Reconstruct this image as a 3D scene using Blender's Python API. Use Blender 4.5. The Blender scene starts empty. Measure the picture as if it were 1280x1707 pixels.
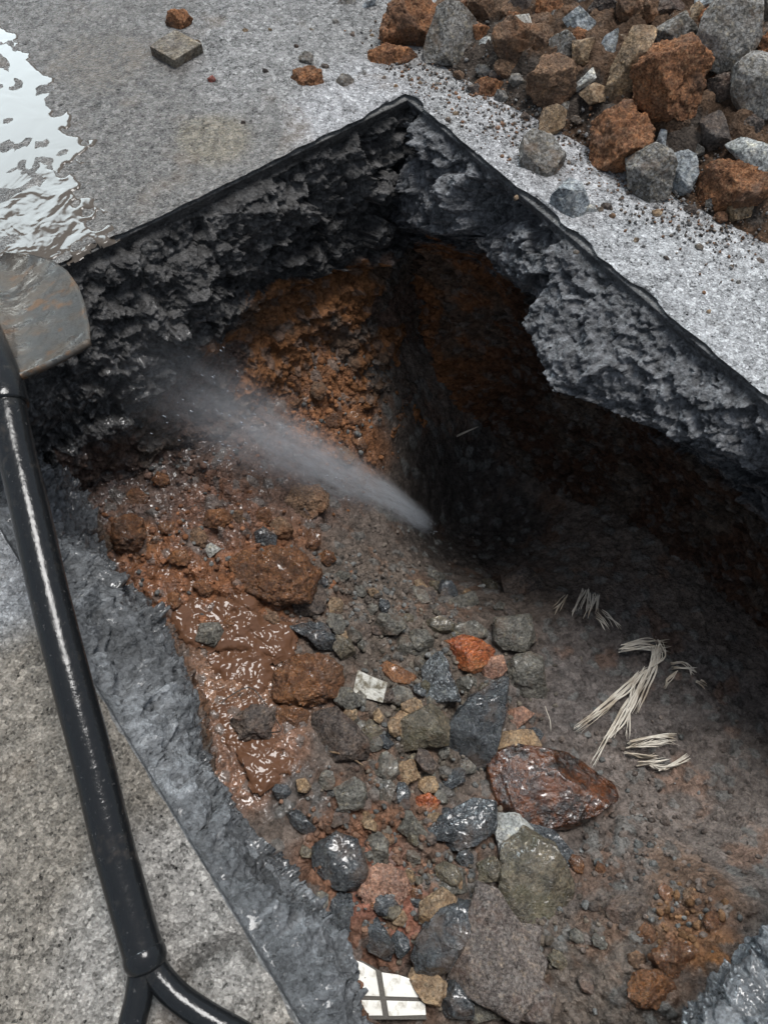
import bpy, bmesh, math, random
import numpy as np
from mathutils import Matrix, Vector

# ------------------------------------------------------------------ camera, sky, sun, exposure
# World frame: origin at the far corner of the pit rim, +X (a) along the far-left rim, +Y (b) along the right rim, Z up.
H = 0.80                      # camera height over the pavement
F, CX, CY = 1281.0, 640.0, 853.5
_v1 = np.array([-2261., -2627., F]); _v2 = np.array([3438., -2334., F])
_D = np.cross(_v1, _v2); _D /= np.linalg.norm(_D)
if _D[2] < 0: _D = -_D
_z = np.array([0, 0, 1.]); _Y = _z - _z.dot(_D) * _D; _Y /= np.linalg.norm(_Y)
_R0 = np.array([np.cross(_Y, -_D), _Y, -_D])
_C0 = np.array([0.00420955, 1.16535158, 0.])
_uB = np.array([0.64694399, -0.76253752, 0.]); _uA = np.array([-_uB[1] * -1, 0, 0])
_uA = np.array([_uB[1], -_uB[0], 0.])
_M = np.array([_uA, _uB, [0, 0, 1.]])
RC = _M @ _R0                  # camera axes (x right, y down, z forward) -> world
CAM = _M @ (np.array([0, 0, H]) - _C0)

scene = bpy.context.scene
cam_d = bpy.data.cameras.new("camera"); cam = bpy.data.objects.new("camera", cam_d)
scene.collection.objects.link(cam); scene.camera = cam
cam_d.sensor_fit = 'VERTICAL'; cam_d.sensor_height = 36.0; cam_d.sensor_width = 36.0
cam_d.lens = 36.0 * F / 1707.0; cam_d.clip_start = 0.02; cam_d.clip_end = 500
m4 = Matrix.Identity(4)
for r in range(3):
    m4[r][0] = RC[r, 0]; m4[r][1] = -RC[r, 1]; m4[r][2] = -RC[r, 2]; m4[r][3] = CAM[r]
cam.matrix_world = m4

SUN_AZ = np.array([-0.90, -0.38]); SUN_EL = math.radians(71)
world = bpy.data.worlds.new("World"); scene.world = world; world.use_nodes = True
wn = world.node_tree; wn.nodes.clear()
def wnode(t, **k):
    n = wn.nodes.new(t)
    for a, b in k.items(): setattr(n, a, b)
    return n
sky = wnode('ShaderNodeTexSky', sky_type='NISHITA', sun_disc=False)
sky.sun_elevation = SUN_EL; sky.sun_rotation = math.atan2(SUN_AZ[0], SUN_AZ[1]); sky.dust_density = 3.0; sky.air_density = 1.0
# a bright bank of cloud low in the sky ahead on the left, the way the puddle mirrors it
tc = wnode('ShaderNodeTexCoord'); cl_n = wnode('ShaderNodeTexNoise'); cl_n.inputs['Scale'].default_value = 3.0; cl_n.inputs['Detail'].default_value = 6.0
wn.links.new(tc.outputs['Generated'], cl_n.inputs['Vector'])
dotn = wnode('ShaderNodeVectorMath', operation='DOT_PRODUCT')
_cd = RC @ np.array([(-90 - CX) / F, (100 - CY) / F, 1.]); _cd[2] *= -1; _cd /= np.linalg.norm(_cd)
dotn.inputs[1].default_value = tuple(_cd)
wn.links.new(tc.outputs['Generated'], dotn.inputs[0])
addn = wnode('ShaderNodeMath', operation='MULTIPLY_ADD'); addn.inputs[1].default_value = 0.022
wn.links.new(cl_n.outputs['Fac'], addn.inputs[0]); wn.links.new(dotn.outputs['Value'], addn.inputs[2])
mapc = wnode('ShaderNodeMapRange', interpolation_type='SMOOTHSTEP')
mapc.inputs['From Min'].default_value = 0.982; mapc.inputs['From Max'].default_value = 1.0
wn.links.new(addn.outputs['Value'], mapc.inputs['Value'])
mixc = wnode('ShaderNodeMix', data_type='RGBA')
mixc.inputs['B'].default_value = (98, 113, 120, 1)
wn.links.new(mapc.outputs['Result'], mixc.inputs['Factor'])
veil = wnode('ShaderNodeMix', data_type='RGBA'); veil.inputs['Factor'].default_value = 0.62; veil.inputs['B'].default_value = (3.75, 4.1, 4.4, 1)   # thin overcast
wn.links.new(sky.outputs['Color'], veil.inputs['A']); wn.links.new(veil.outputs['Result'], mixc.inputs['A'])
bg = wnode('ShaderNodeBackground'); bg.inputs['Strength'].default_value = 0.05
wn.links.new(mixc.outputs['Result'], bg.inputs['Color'])
wo = wnode('ShaderNodeOutputWorld'); wn.links.new(bg.outputs['Background'], wo.inputs['Surface'])

sun_d = bpy.data.lights.new("sun", 'SUN'); sun_d.energy = 1.5; sun_d.angle = math.radians(24); sun_d.color = (1.0, 0.985, 0.965)
sun = bpy.data.objects.new("sun", sun_d); scene.collection.objects.link(sun)
_az = SUN_AZ / np.linalg.norm(SUN_AZ)
sdir = Vector((_az[0] * math.cos(SUN_EL), _az[1] * math.cos(SUN_EL), math.sin(SUN_EL)))
sun.rotation_euler = sdir.to_track_quat('Z', 'Y').to_euler(); sun.location = sdir * 20
vs = scene.view_settings; vs.view_transform = 'Standard'; vs.look = 'None'; vs.gamma = 1.0; vs.exposure = 1.25; vs.use_curve_mapping = False
scene.render.engine = 'CYCLES'; scene.cycles.use_denoising = True
scene.cycles.max_bounces = 8; scene.cycles.volume_bounces = 1; scene.cycles.volume_step_rate = 1.0

# ------------------------------------------------------------------ numeric helpers
def sstep(x, a, b):
    t = np.clip((x - a) / (b - a), 0, 1); return t * t * (3 - 2 * t)
def hashf(i, j, k, seed):
    i = i.astype(np.int64); j = j.astype(np.int64); k = k.astype(np.int64)
    h = (i * 374761393 + j * 668265263 + k * 2147483647 + seed * 1274126177) & 0xFFFFFFFF
    h = ((h ^ (h >> 13)) * 1274126177) & 0xFFFFFFFF
    h = ((h ^ (h >> 16)) * 2246822519) & 0xFFFFFFFF
    h = h ^ (h >> 15)
    return (h & 0xFFFFFF) / float(0x1000000)
def vnoise(p, seed=0):
    f = np.floor(p); t = p - f; t = t * t * t * (t * (t * 6 - 15) + 10)
    i, j, k = f[:, 0], f[:, 1], f[:, 2]; r = 0
    for dx in (0, 1):
        wx = t[:, 0] if dx else 1 - t[:, 0]
        for dy in (0, 1):
            wy = t[:, 1] if dy else 1 - t[:, 1]
            for dz in (0, 1):
                wz = t[:, 2] if dz else 1 - t[:, 2]
                r = r + wx * wy * wz * hashf(i + dx, j + dy, k + dz, seed)
    return r * 2 - 1
def fbm(p, sc, octs=4, seed=0, gain=0.5, ridge=False):
    r = 0; a = 1.0; s = 0
    for o in range(octs):
        n = vnoise(p * sc + 17.3 * o, seed + o * 7)
        if ridge: n = 1 - 2 * np.abs(n)
        r = r + a * n; s += a; a *= gain; sc *= 2.03
    return r / s
def worley(p, sc, seed=0, three=True):
    """F1, F2 distances, a random number per cell, and the offset from the cell's seed point"""
    q = p * sc; f = np.floor(q); n = len(q)
    d1 = np.full(n, 9.); d2 = np.full(n, 9.); rid = np.zeros(n); off = np.zeros((n, 3))
    for dx in (-1, 0, 1):
        for dy in (-1, 0, 1):
            for dz in ((-1, 0, 1) if three else (0,)):
                c = f + np.array([dx, dy, dz])
                x = c[:, 0] + hashf(c[:, 0], c[:, 1], c[:, 2], seed + 1)
                y = c[:, 1] + hashf(c[:, 0], c[:, 1], c[:, 2], seed + 2)
                z = (c[:, 2] + hashf(c[:, 0], c[:, 1], c[:, 2], seed + 3)) if three else q[:, 2]
                o = q - np.stack([x, y, z], 1); d = np.sqrt((o * o).sum(1))
                m = d < d1
                d2 = np.where(m, d1, np.minimum(d2, d))
                d1 = np.where(m, d, d1); off[m] = o[m]
                rid = np.where(m, hashf(c[:, 0], c[:, 1], c[:, 2], seed + 9), rid)
    return d1, d2, rid, off
def facet(p, sc, seed=0, three=True):
    """broken-stone relief: a random tilted plane per cell"""
    d1, d2, rid, off = worley(p, sc, seed, three)
    a = rid * 6.283 * 7; t = np.cos(a) * off[:, 0] + np.sin(a) * off[:, 1] + np.cos(a * 1.7) * off[:, 2]
    return (rid * 2 - 1) * 0.55 + t * 0.8

# ------------------------------------------------------------------ picture ray -> real point
def ray(px, py):
    d = RC @ np.array([(px - CX) / F, (py - CY) / F, 1.]); return d           # unit depth per unit of t
def at(px, py, z=0.0):
    d = ray(px, py); return CAM + d * ((z - CAM[2]) / d[2])
def hit(px, py, hf):
    d = ray(px, py); t = np.linspace(0.4, 3.6, 1600); p = CAM + t[:, None] * d
    g = p[:, 2] - hf(p[:, 0], p[:, 1]); i = int(np.argmax(g < 0))
    if g[i] >= 0: i = len(t) - 1
    i = max(i, 1); k = g[i - 1] / (g[i - 1] - g[i] + 1e-12)
    tt = t[i - 1] + (t[i] - t[i - 1]) * min(max(k, 0), 1)
    return CAM + tt * d, tt

# ------------------------------------------------------------------ mesh helpers
def mesh_from(name, V, Fc, mat, smooth=True, attrs=None, origin=None, parent=None):
    V = np.asarray(V, float); Fc = np.asarray(Fc)
    o = np.zeros(3) if origin is None else np.asarray(origin, float)
    me = bpy.data.meshes.new(name)
    me.vertices.add(len(V)); me.vertices.foreach_set('co', (V - o).astype(np.float32).ravel())
    if Fc.ndim == 2:
        k = Fc.shape[1]; me.loops.add(Fc.size); me.loops.foreach_set('vertex_index', Fc.astype(np.int32).ravel())
        me.polygons.add(len(Fc)); me.polygons.foreach_set('loop_start', np.arange(0, Fc.size, k, dtype=np.int32))
    me.update(calc_edges=True)
    if smooth: me.polygons.foreach_set('use_smooth', np.ones(len(me.polygons), bool))
    for an, av in (attrs or {}).items():
        av = np.asarray(av, np.float32)
        if av.ndim == 2:
            at_ = me.attributes.new(an, 'FLOAT_COLOR', 'POINT')
            at_.data.foreach_set('color', np.concatenate([av, np.ones((len(av), 1), np.float32)], 1).ravel())
        else:
            at_ = me.attributes.new(an, 'FLOAT', 'POINT'); at_.data.foreach_set('value', av)
    if mat: me.materials.append(mat)
    ob = bpy.data.objects.new(name, me); scene.collection.objects.link(ob)
    ob.location = o
    if parent is not None:
        ob.parent = parent; ob.matrix_parent_inverse = Matrix.Identity(4)
        ob.location = Vector(o) - parent.location
    me.validate()
    return ob
def grid_faces(n, m):
    i = np.arange(n - 1)[:, None] * m + np.arange(m - 1)[None]
    return np.stack([i, i + 1, i + m + 1, i + m], -1).reshape(-1, 4)
def tag(o, label=None, cat=None, group=None, kind=None):
    if label: o['label'] = label
    if cat: o['category'] = cat
    if group: o['group'] = group
    if kind: o['kind'] = kind
    return o
def empty(name, loc):
    e = bpy.data.objects.new(name, None); e.empty_display_size = 0.02; e.location = Vector(loc); scene.collection.objects.link(e); return e
_ico = {}
def ico(n):
    if n not in _ico:
        bm = bmesh.new(); bmesh.ops.create_icosphere(bm, subdivisions=n, radius=1.0)
        V = np.array([v.co[:] for v in bm.verts]); bm.verts.index_update()
        Fc = np.array([[v.index for v in f.verts] for f in bm.faces]); bm.free(); _ico[n] = (V, Fc)
    return _ico[n]
def tube_arrays(pts, rad, seg=14, flat=1.0, closed_ends=True):
    pts = np.asarray(pts, float); n = len(pts); rad = np.broadcast_to(rad, (n,))
    T = np.gradient(pts, axis=0); T /= np.linalg.norm(T, axis=1)[:, None] + 1e-12
    up = np.array([0, 0, 1.])
    if abs(T[0] @ up) > 0.9: up = np.array([1., 0, 0])
    u = np.cross(T[0], up); u /= np.linalg.norm(u); V = []
    for i in range(n):
        u = u - T[i] * (u @ T[i]); u /= np.linalg.norm(u); v = np.cross(T[i], u)
        a = np.arange(seg) / seg * 2 * np.pi
        V.append(pts[i] + rad[i] * (np.cos(a)[:, None] * u + flat * np.sin(a)[:, None] * v))
    V = np.concatenate(V); Fc = []
    for i in range(n - 1):
        for j in range(seg):
            Fc.append([i * seg + j, i * seg + (j + 1) % seg, (i + 1) * seg + (j + 1) % seg, (i + 1) * seg + j])
    if closed_ends:
        for e, r in ((0, 0), (n - 1, (n - 1) * seg)):
            c = len(V); V = np.concatenate([V, pts[e:e + 1]])
            for j in range(seg):
                q = [r + j, r + (j + 1) % seg, c, c]; Fc.append(q if e else q[1::-1] + [c, c])
    return V, Fc
def tube_mesh(name, pts, rad, mat, seg=16, flat=1.0, parent=None, origin=None):
    V, Fc = tube_arrays(pts, rad, seg, flat)
    Fc = [f if f[2] != f[3] else f[:3] for f in Fc]
    o = np.asarray(origin if origin is not None else pts[0], float)
    me = bpy.data.meshes.new(name); me.from_pydata([tuple(v - o) for v in V], [], Fc); me.update()
    me.polygons.foreach_set('use_smooth', np.ones(len(me.polygons), bool)); me.materials.append(mat)
    ob = bpy.data.objects.new(name, me); scene.collection.objects.link(ob); ob.location = o
    if parent is not None: ob.parent = parent; ob.location = Vector(o) - parent.location
    return ob
def spline(pts, n):
    """Catmull-Rom through pts"""
    P = np.asarray(pts, float); P = np.vstack([2 * P[0] - P[1], P, 2 * P[-1] - P[-2]]); out = []
    m = len(P) - 3
    for t in np.linspace(0, m - 1e-6, n):
        i = int(t); u = t - i; a, b, c, d = P[i:i + 4]
        out.append(0.5 * ((2 * b) + (-a + c) * u + (2 * a - 5 * b + 4 * c - d) * u * u + (-a + 3 * b - 3 * c + d) * u ** 3))
    return np.array(out)

# ------------------------------------------------------------------ materials
class NT:
    def __init__(s, name):
        s.m = bpy.data.materials.new(name); s.m.use_nodes = True; s.t = s.m.node_tree; s.t.nodes.clear()
        s.out = s.n('ShaderNodeOutputMaterial')
        s.tc = s.n('ShaderNodeTexCoord')
    def n(s, t, **k):
        x = s.t.nodes.new(t)
        for a, b in k.items(): setattr(x, a, b)
        return x
    def l(s, a, b): s.t.links.new(a, b)
    def val(s, x, sock):
        if isinstance(x, (int, float)): sock.default_value = x
        elif isinstance(x, tuple): sock.default_value = x if len(x) == len(sock.default_value) else x + (1,)
        else: s.l(x, sock)
    def math(s, op, a, b=0.0, c=0.0, clamp=False):
        x = s.n('ShaderNodeMath', operation=op, use_clamp=clamp)
        s.val(a, x.inputs[0]); s.val(b, x.inputs[1]); s.val(c, x.inputs[2]); return x.outputs[0]
    def mix(s, f, a, b, mode='MIX'):
        x = s.n('ShaderNodeMix', data_type='RGBA', blend_type=mode)
        s.val(f, x.inputs['Factor']); s.val(a, x.inputs['A']); s.val(b, x.inputs['B']); return x.outputs['Result']
    def noise(s, sc, det=4.0, rough=0.55, vec=None, dist=0.0, w=None):
        x = s.n('ShaderNodeTexNoise'); x.inputs['Scale'].default_value = sc; x.inputs['Detail'].default_value = det
        x.inputs['Roughness'].default_value = rough; x.inputs['Distortion'].default_value = dist
        s.l(vec or s.tc.outputs['Object'], x.inputs['Vector']); return x.outputs['Fac']
    def voro(s, sc, vec=None, feature='F1', out='Distance', rnd=1.0):
        x = s.n('ShaderNodeTexVoronoi', feature=feature); x.inputs['Scale'].default_value = sc; x.inputs['Randomness'].default_value = rnd
        s.l(vec or s.tc.outputs['Object'], x.inputs['Vector']); return x.outputs[out]
    def rng(s, v, a, b, c=0.0, d=1.0, smooth=True):
        x = s.n('ShaderNodeMapRange', interpolation_type='SMOOTHSTEP' if smooth else 'LINEAR')
        s.val(v, x.inputs['Value'])
        for k, q in zip(('From Min', 'From Max', 'To Min', 'To Max'), (a, b, c, d)): s.val(q, x.inputs[k])
        return x.outputs['Result']
    def attr(s, name, out='Fac'):
        x = s.n('ShaderNodeAttribute', attribute_name=name); return x.outputs[out]
    def bump(s, h, dist, strength=1.0, prev=None):
        x = s.n('ShaderNodeBump'); s.val(strength, x.inputs['Strength']); x.inputs['Distance'].default_value = dist
        s.l(h, x.inputs['Height'])
        if prev is not None: s.l(prev, x.inputs['Normal'])
        return x.outputs['Normal']
    def bsdf(s, col, rough, normal=None, **k):
        x = s.n('ShaderNodeBsdfPrincipled'); s.val(col, x.inputs['Base Color']); s.val(rough, x.inputs['Roughness'])
        if normal is not None: s.l(normal, x.inputs['Normal'])
        for a, b in k.items(): s.val(b, x.inputs[a.replace('_', ' ')])
        s.l(x.outputs['BSDF'], s.out.inputs['Surface']); return x
    def shifted(s):
        """object coordinates shifted by a random amount per object"""
        oi = s.n('ShaderNodeObjectInfo'); x = s.n('ShaderNodeVectorMath', operation='MULTIPLY_ADD')
        s.l(oi.outputs['Random'], x.inputs[0]); x.inputs[1].default_value = (31.7, 53.1, 17.9); s.l(s.tc.outputs['Object'], x.inputs[2])
        return x.outputs[0], oi.outputs['Random']

def earth_material():
    N = NT('earth')
    col = N.attr('Col', 'Color'); wet = N.attr('wet'); grit = N.attr('grit')
    n1 = N.noise(38, 6, 0.6); n2 = N.noise(210, 5, 0.65); v = N.voro(150, out='Color')
    vv = N.n('ShaderNodeSeparateColor'); N.l(v, vv.inputs[0])
    k = N.math('ADD', N.rng(n1, 0.3, 0.7, 0.65, 1.2, False), N.rng(n2, 0.3, 0.7, -0.32, 0.34, False))
    k2 = N.math('MULTIPLY_ADD', N.math('SUBTRACT', vv.outputs[0], 0.5), N.math('MULTIPLY', grit, 0.9), k)
    kc = N.n('ShaderNodeCombineColor'); [N.l(k2, kc.inputs[i]) for i in range(3)]
    c = N.mix(1.0, col, kc.outputs[0], 'MULTIPLY')
    pale = N.rng(N.voro(95, out='Distance'), 0.10, 0.2, 1, 0)
    pn = N.rng(N.noise(16, 3), 0.5, 0.62)
    c = N.mix(N.math('MULTIPLY', N.math('MULTIPLY', pale, pn), N.math('MULTIPLY', grit, 0.35)), c, (0.3, 0.31, 0.31))
    wn_ = N.math('ADD', wet, N.rng(N.noise(45, 5), 0.35, 0.65, -0.25, 0.25, False), clamp=True)
    rough = N.rng(wn_, 0.15, 0.95, 0.92, 0.2, False)
    b = N.bump(N.noise(330, 5, 0.7), 0.004, 0.9)
    b = N.bump(N.voro(230), 0.003, N.math('MULTIPLY', grit, 0.9), b)
    b = N.bump(N.noise(70, 4, 0.6), 0.010, 0.5, b)
    p = N.bsdf(c, rough, b); N.val(N.rng(wn_, 0.2, 0.9, 0.15, 0.65, False), p.inputs['Specular IOR Level'])
    N.val(N.rng(wn_, .55, .9, 0, .8, False), p.inputs['Coat Weight']); p.inputs['Coat Roughness'].default_value = .04
    cb = N.bump(N.noise(70, 1, .5, None, .3), .0055, 1.0); N.l(cb, p.inputs['Coat Normal'])
    return N.m
def pavement_material():
    N = NT('concrete_pavement')
    col = N.attr('Col', 'Color'); wet = N.attr('wet')
    n1 = N.noise(5, 5, 0.6); n2 = N.noise(85, 6, 0.7); n3 = N.noise(420, 3, 0.6)
    v = N.n('ShaderNodeSeparateColor'); N.l(N.voro(175, out='Color'), v.inputs[0])
    v2 = N.n('ShaderNodeSeparateColor'); N.l(N.voro(420, out='Color'), v2.inputs[0])
    k = N.math('ADD', N.rng(n1, 0.3, 0.7, 0.85, 1.1, False), N.rng(n2, 0.35, 0.65, -0.13, 0.13, False))
    k = N.math('MULTIPLY_ADD', N.math('SUBTRACT', v.outputs[0], 0.5), 0.42, k)
    k = N.math('MULTIPLY_ADD', N.math('SUBTRACT', v2.outputs[0], 0.5), 0.5, k)
    k = N.math('MULTIPLY_ADD', N.rng(v.outputs[1], .86, .9), .5, k); k = N.math('MULTIPLY_ADD', N.rng(v2.outputs[1], .9, .93), .55, k); k = N.math('MULTIPLY_ADD', N.rng(v2.outputs[2], .9, .93), -.4, k)
    k = N.math('ADD', k, N.rng(n3, 0.35, 0.65, -0.2, 0.2, False))
    v3 = N.n('ShaderNodeSeparateColor'); N.l(N.voro(88, out='Color'), v3.inputs[0]); k = N.math('MULTIPLY_ADD', N.rng(v3.outputs[0], .2, .9, -.5, .5, False), .32, k)
    k = N.math('ADD', k, N.rng(N.noise(34, 4, .6), .35, .65, -.13, .13, False))
    dark = N.rng(N.voro(62), 0.08, 0.14, 1, 0); dark = N.math('MULTIPLY', dark, N.rng(N.noise(11, 2), 0.48, 0.6))
    k = N.math('MULTIPLY', k, N.math('MULTIPLY_ADD', dark, -0.6, 1.0))
    kc = N.n('ShaderNodeCombineColor'); [N.l(k, kc.inputs[i]) for i in range(3)]
    c = N.mix(1.0, col, kc.outputs[0], 'MULTIPLY')
    st = N.rng(N.noise(7.5, 5, 0.6), 0.56, 0.72); c = N.mix(N.math('MULTIPLY', st, 0.35), c, (0.16, 0.115, 0.075))
    wn_ = N.math('ADD', wet, N.rng(n2, 0.35, 0.65, -0.22, 0.22, False), clamp=True)
    b = N.bump(n2, 0.006, 0.55); b = N.bump(N.voro(260), 0.0028, 0.7, b); b = N.bump(n3, 0.002, 0.6, b)
    p = N.bsdf(c, N.rng(wn_, 0.2, 0.95, 0.85, 0.22, False), b)
    N.val(N.rng(wn_, 0.2, 0.9, 0.2, 0.6, False), p.inputs['Specular IOR Level'])
    return N.m
def stone_material(name, c1, c2, spk=(0.4, 0.4, 0.4), spk_amt=0.25, dirt=(0.24, 0.11, 0.05), dirt_amt=0.3, wet=0.3, grain=260, bump=1.0, vein=0.0, mott=.8):
    N = NT(name); vec, rnd = N.shifted()
    n1 = N.noise(28, 6, 0.62, vec, 0.4); n2 = N.noise(grain, 4, 0.65, vec); n3 = N.noise(75, 5, 0.65, vec)
    c = N.mix(N.rng(N.math('MULTIPLY_ADD', N.math('SUBTRACT', n3, 0.5), 0.8, n1), 0.36, 0.64), c1, c2)
    kv = N.math('ADD', N.rng(n2, 0.3, 0.7, 0.3, 1.7, False), N.math('MULTIPLY', N.math('SUBTRACT', rnd, 0.5), 0.3))
    kc = N.n('ShaderNodeCombineColor'); [N.l(kv, kc.inputs[i]) for i in range(3)]
    c = N.mix(1.0, c, kc.outputs[0], 'MULTIPLY')
    mo = N.noise(120, 5, 0.7, vec); c = N.mix(N.rng(mo, .52, .68, 0, mott), c, N.mix(1.0, c, (1.9, 1.75, 1.45), 'MULTIPLY')); c = N.mix(N.rng(mo, .46, .33, 0, mott), c, N.mix(1.0, c, (.42, .4, .4), 'MULTIPLY'))
    pit = N.math('MULTIPLY', N.rng(N.voro(grain * .42, vec), .07, .2, 1, 0), .55); c = N.mix(pit, c, N.mix(1.0, c, (.35, .33, .32), 'MULTIPLY'))
    sp = N.n('ShaderNodeSeparateColor'); N.l(N.voro(grain * 1.1, vec, out='Color'), sp.inputs[0])
    c = N.mix(N.math('MULTIPLY', N.rng(sp.outputs[0], 0.74, 0.86), spk_amt), c, spk)
    if vein: 
        vn = N.rng(N.math('ABSOLUTE', N.math('SUBTRACT', N.noise(17, 4, 0.5, vec, 1.0), 0.5)), 0.0, 0.03, 1, 0)
        c = N.mix(N.math('MULTIPLY', vn, vein), c, (0.5, 0.5, 0.48))
    c = N.mix(N.math('MULTIPLY', N.rng(N.noise(19, 5, 0.65, vec), 0.5, 0.66), dirt_amt), c, dirt)
    wv = N.math('ADD', N.rng(N.noise(60, 4, 0.6, vec), 0.35, 0.65, -0.25, 0.25, False), wet, clamp=True)
    b = N.bump(n3, 0.010, 0.55 * bump); b = N.bump(n2, 0.0035, 0.8 * bump, b); b = N.bump(N.noise(grain * 2.6, 3, 0.6, vec), 0.0015, 0.7 * bump, b)
    p = N.bsdf(c, N.rng(wv, 0.1, 0.95, 0.9, 0.14, False), b)
    N.val(N.rng(wv, 0.15, 0.9, 0.2, 0.75, False), p.inputs['Specular IOR Level'])
    if wet > .4:
        N.val(N.math('MULTIPLY', N.rng(wv, .6, .95, 0, .9, False), N.rng(N.noise(34, 3, .6, vec), .40, .56)), p.inputs['Coat Weight']); p.inputs['Coat Roughness'].default_value = .035
        cb = N.bump(N.noise(80, 1, .5, vec, .3), .0045, 1.0); N.l(cb, p.inputs['Coat Normal'])
    return N.m
MAT_EARTH = earth_material(); MAT_PAVE = pavement_material()
SM = stone_material
MATS = {
 'grey':   SM('grey_stone', (0.20, 0.19, 0.175), (0.11, 0.102, 0.09), (0.42, 0.42, 0.41), 0.35, (0.16, 0.11, 0.075), 0.6, 0.12),
 'pale':   SM('pale_stone', (0.40, 0.41, 0.40), (0.22, 0.23, 0.22), (0.62, 0.63, 0.62), 0.3, (0.2, 0.13, 0.08), 0.25, 0.2),
 'blue':   SM('blue_grey_stone', (0.33, 0.36, 0.38), (0.12, 0.135, 0.145), (0.55, 0.6, 0.62), 0.3, (0.16, 0.13, 0.11), 0.15, 0.45, vein=0.5),
 'slate':  SM('wet_dark_slate', (0.052, 0.06, 0.066), (0.026, 0.031, 0.036), (0.22, 0.24, 0.25), 0.22, (0.13, 0.08, 0.05), 0.4, 0.92, bump=1.2),
 'slate2': SM('wet_grey_slate', (0.125, 0.118, 0.10), (0.06, 0.057, 0.048), (0.27, 0.27, 0.24), 0.25, (0.125, 0.085, 0.06), 0.6, 0.62),
 'olive':  SM('olive_wet_stone', (0.12, 0.10, 0.07), (0.055, 0.048, 0.034), (0.24, 0.23, 0.17), 0.15, (0.075, 0.068, 0.028), 0.4, 0.7, bump=1.0),
 'orange': SM('orange_clay', (0.29, 0.135, 0.066), (0.17, 0.083, 0.046), (0.44, 0.28, 0.16), 0.3, (0.11, 0.072, 0.052), 0.65, 0.12, grain=330, bump=1.3),
 'wetclay':SM('wet_orange_clay', (0.25, 0.11, 0.045), (0.14, 0.062, 0.03), (0.34, 0.2, 0.1), 0.25, (0.11, 0.068, 0.046), 0.55, 0.7, grain=300, bump=1.3),
 'brown':  SM('brown_clay', (0.20, 0.125, 0.08), (0.115, 0.075, 0.052), (0.32, 0.24, 0.17), 0.25, (0.28, 0.12, 0.05), 0.4, 0.12, grain=330, bump=1.3),
 'tan':    SM('tan_stone', (0.27, 0.19, 0.115), (0.155, 0.11, 0.072), (0.4, 0.33, 0.24), 0.3, (0.24, 0.12, 0.05), 0.3, 0.35),
 'dark':   SM('dark_brown_stone', (0.11, 0.085, 0.07), (0.06, 0.05, 0.045), (0.22, 0.19, 0.17), 0.2, (0.16, 0.08, 0.05), 0.35, 0.3),
 'redblk': SM('dark_red_glossy_stone', (0.085, 0.026, 0.007), (0.010, 0.007, 0.006), (0.3, 0.11, 0.03), 0.08, (0.26, 0.075, 0.018), 0.22, 0.97, grain=160, bump=0.7, mott=.25),
 'redor':  SM('rust_orange_stone', (0.36, 0.10, 0.03), (0.20, 0.05, 0.018), (0.4, 0.2, 0.08), 0.2, (0.30, 0.19, 0.09), 0.4, 0.75, grain=200),
 'pink':   SM('pinkish_stone', (0.34, 0.19, 0.13), (0.2, 0.11, 0.08), (0.45, 0.33, 0.26), 0.3, (0.13, 0.09, 0.07), 0.35, 0.5),
 'brick':  SM('red_brick_chip', (0.30, 0.075, 0.05), (0.17, 0.045, 0.035), (0.4, 0.2, 0.15), 0.2, (0.13, 0.08, 0.06), 0.3, 0.45),
 'glint': SM('glint_speckled_stone', (0.17, 0.19, 0.2), (0.045, 0.05, 0.055), (0.6, 0.65, 0.68), 0.5, (0.1, 0.08, 0.07), 0.1, 0.95, grain=300, bump=1.3),  # pale specks put wet glints into the colour, besides the glossy coat
 'white':  SM('whitish_stone', (0.52, 0.52, 0.49), (0.34, 0.34, 0.31), (0.7, 0.7, 0.68), 0.3, (0.16, 0.13, 0.09), 0.35, 0.3),
 'slab':   SM('flat_concrete_piece', (0.16, 0.135, 0.12), (0.10, 0.085, 0.078), (0.3, 0.28, 0.26), 0.25, (0.17, 0.09, 0.06), 0.25, 0.25),
}

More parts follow.
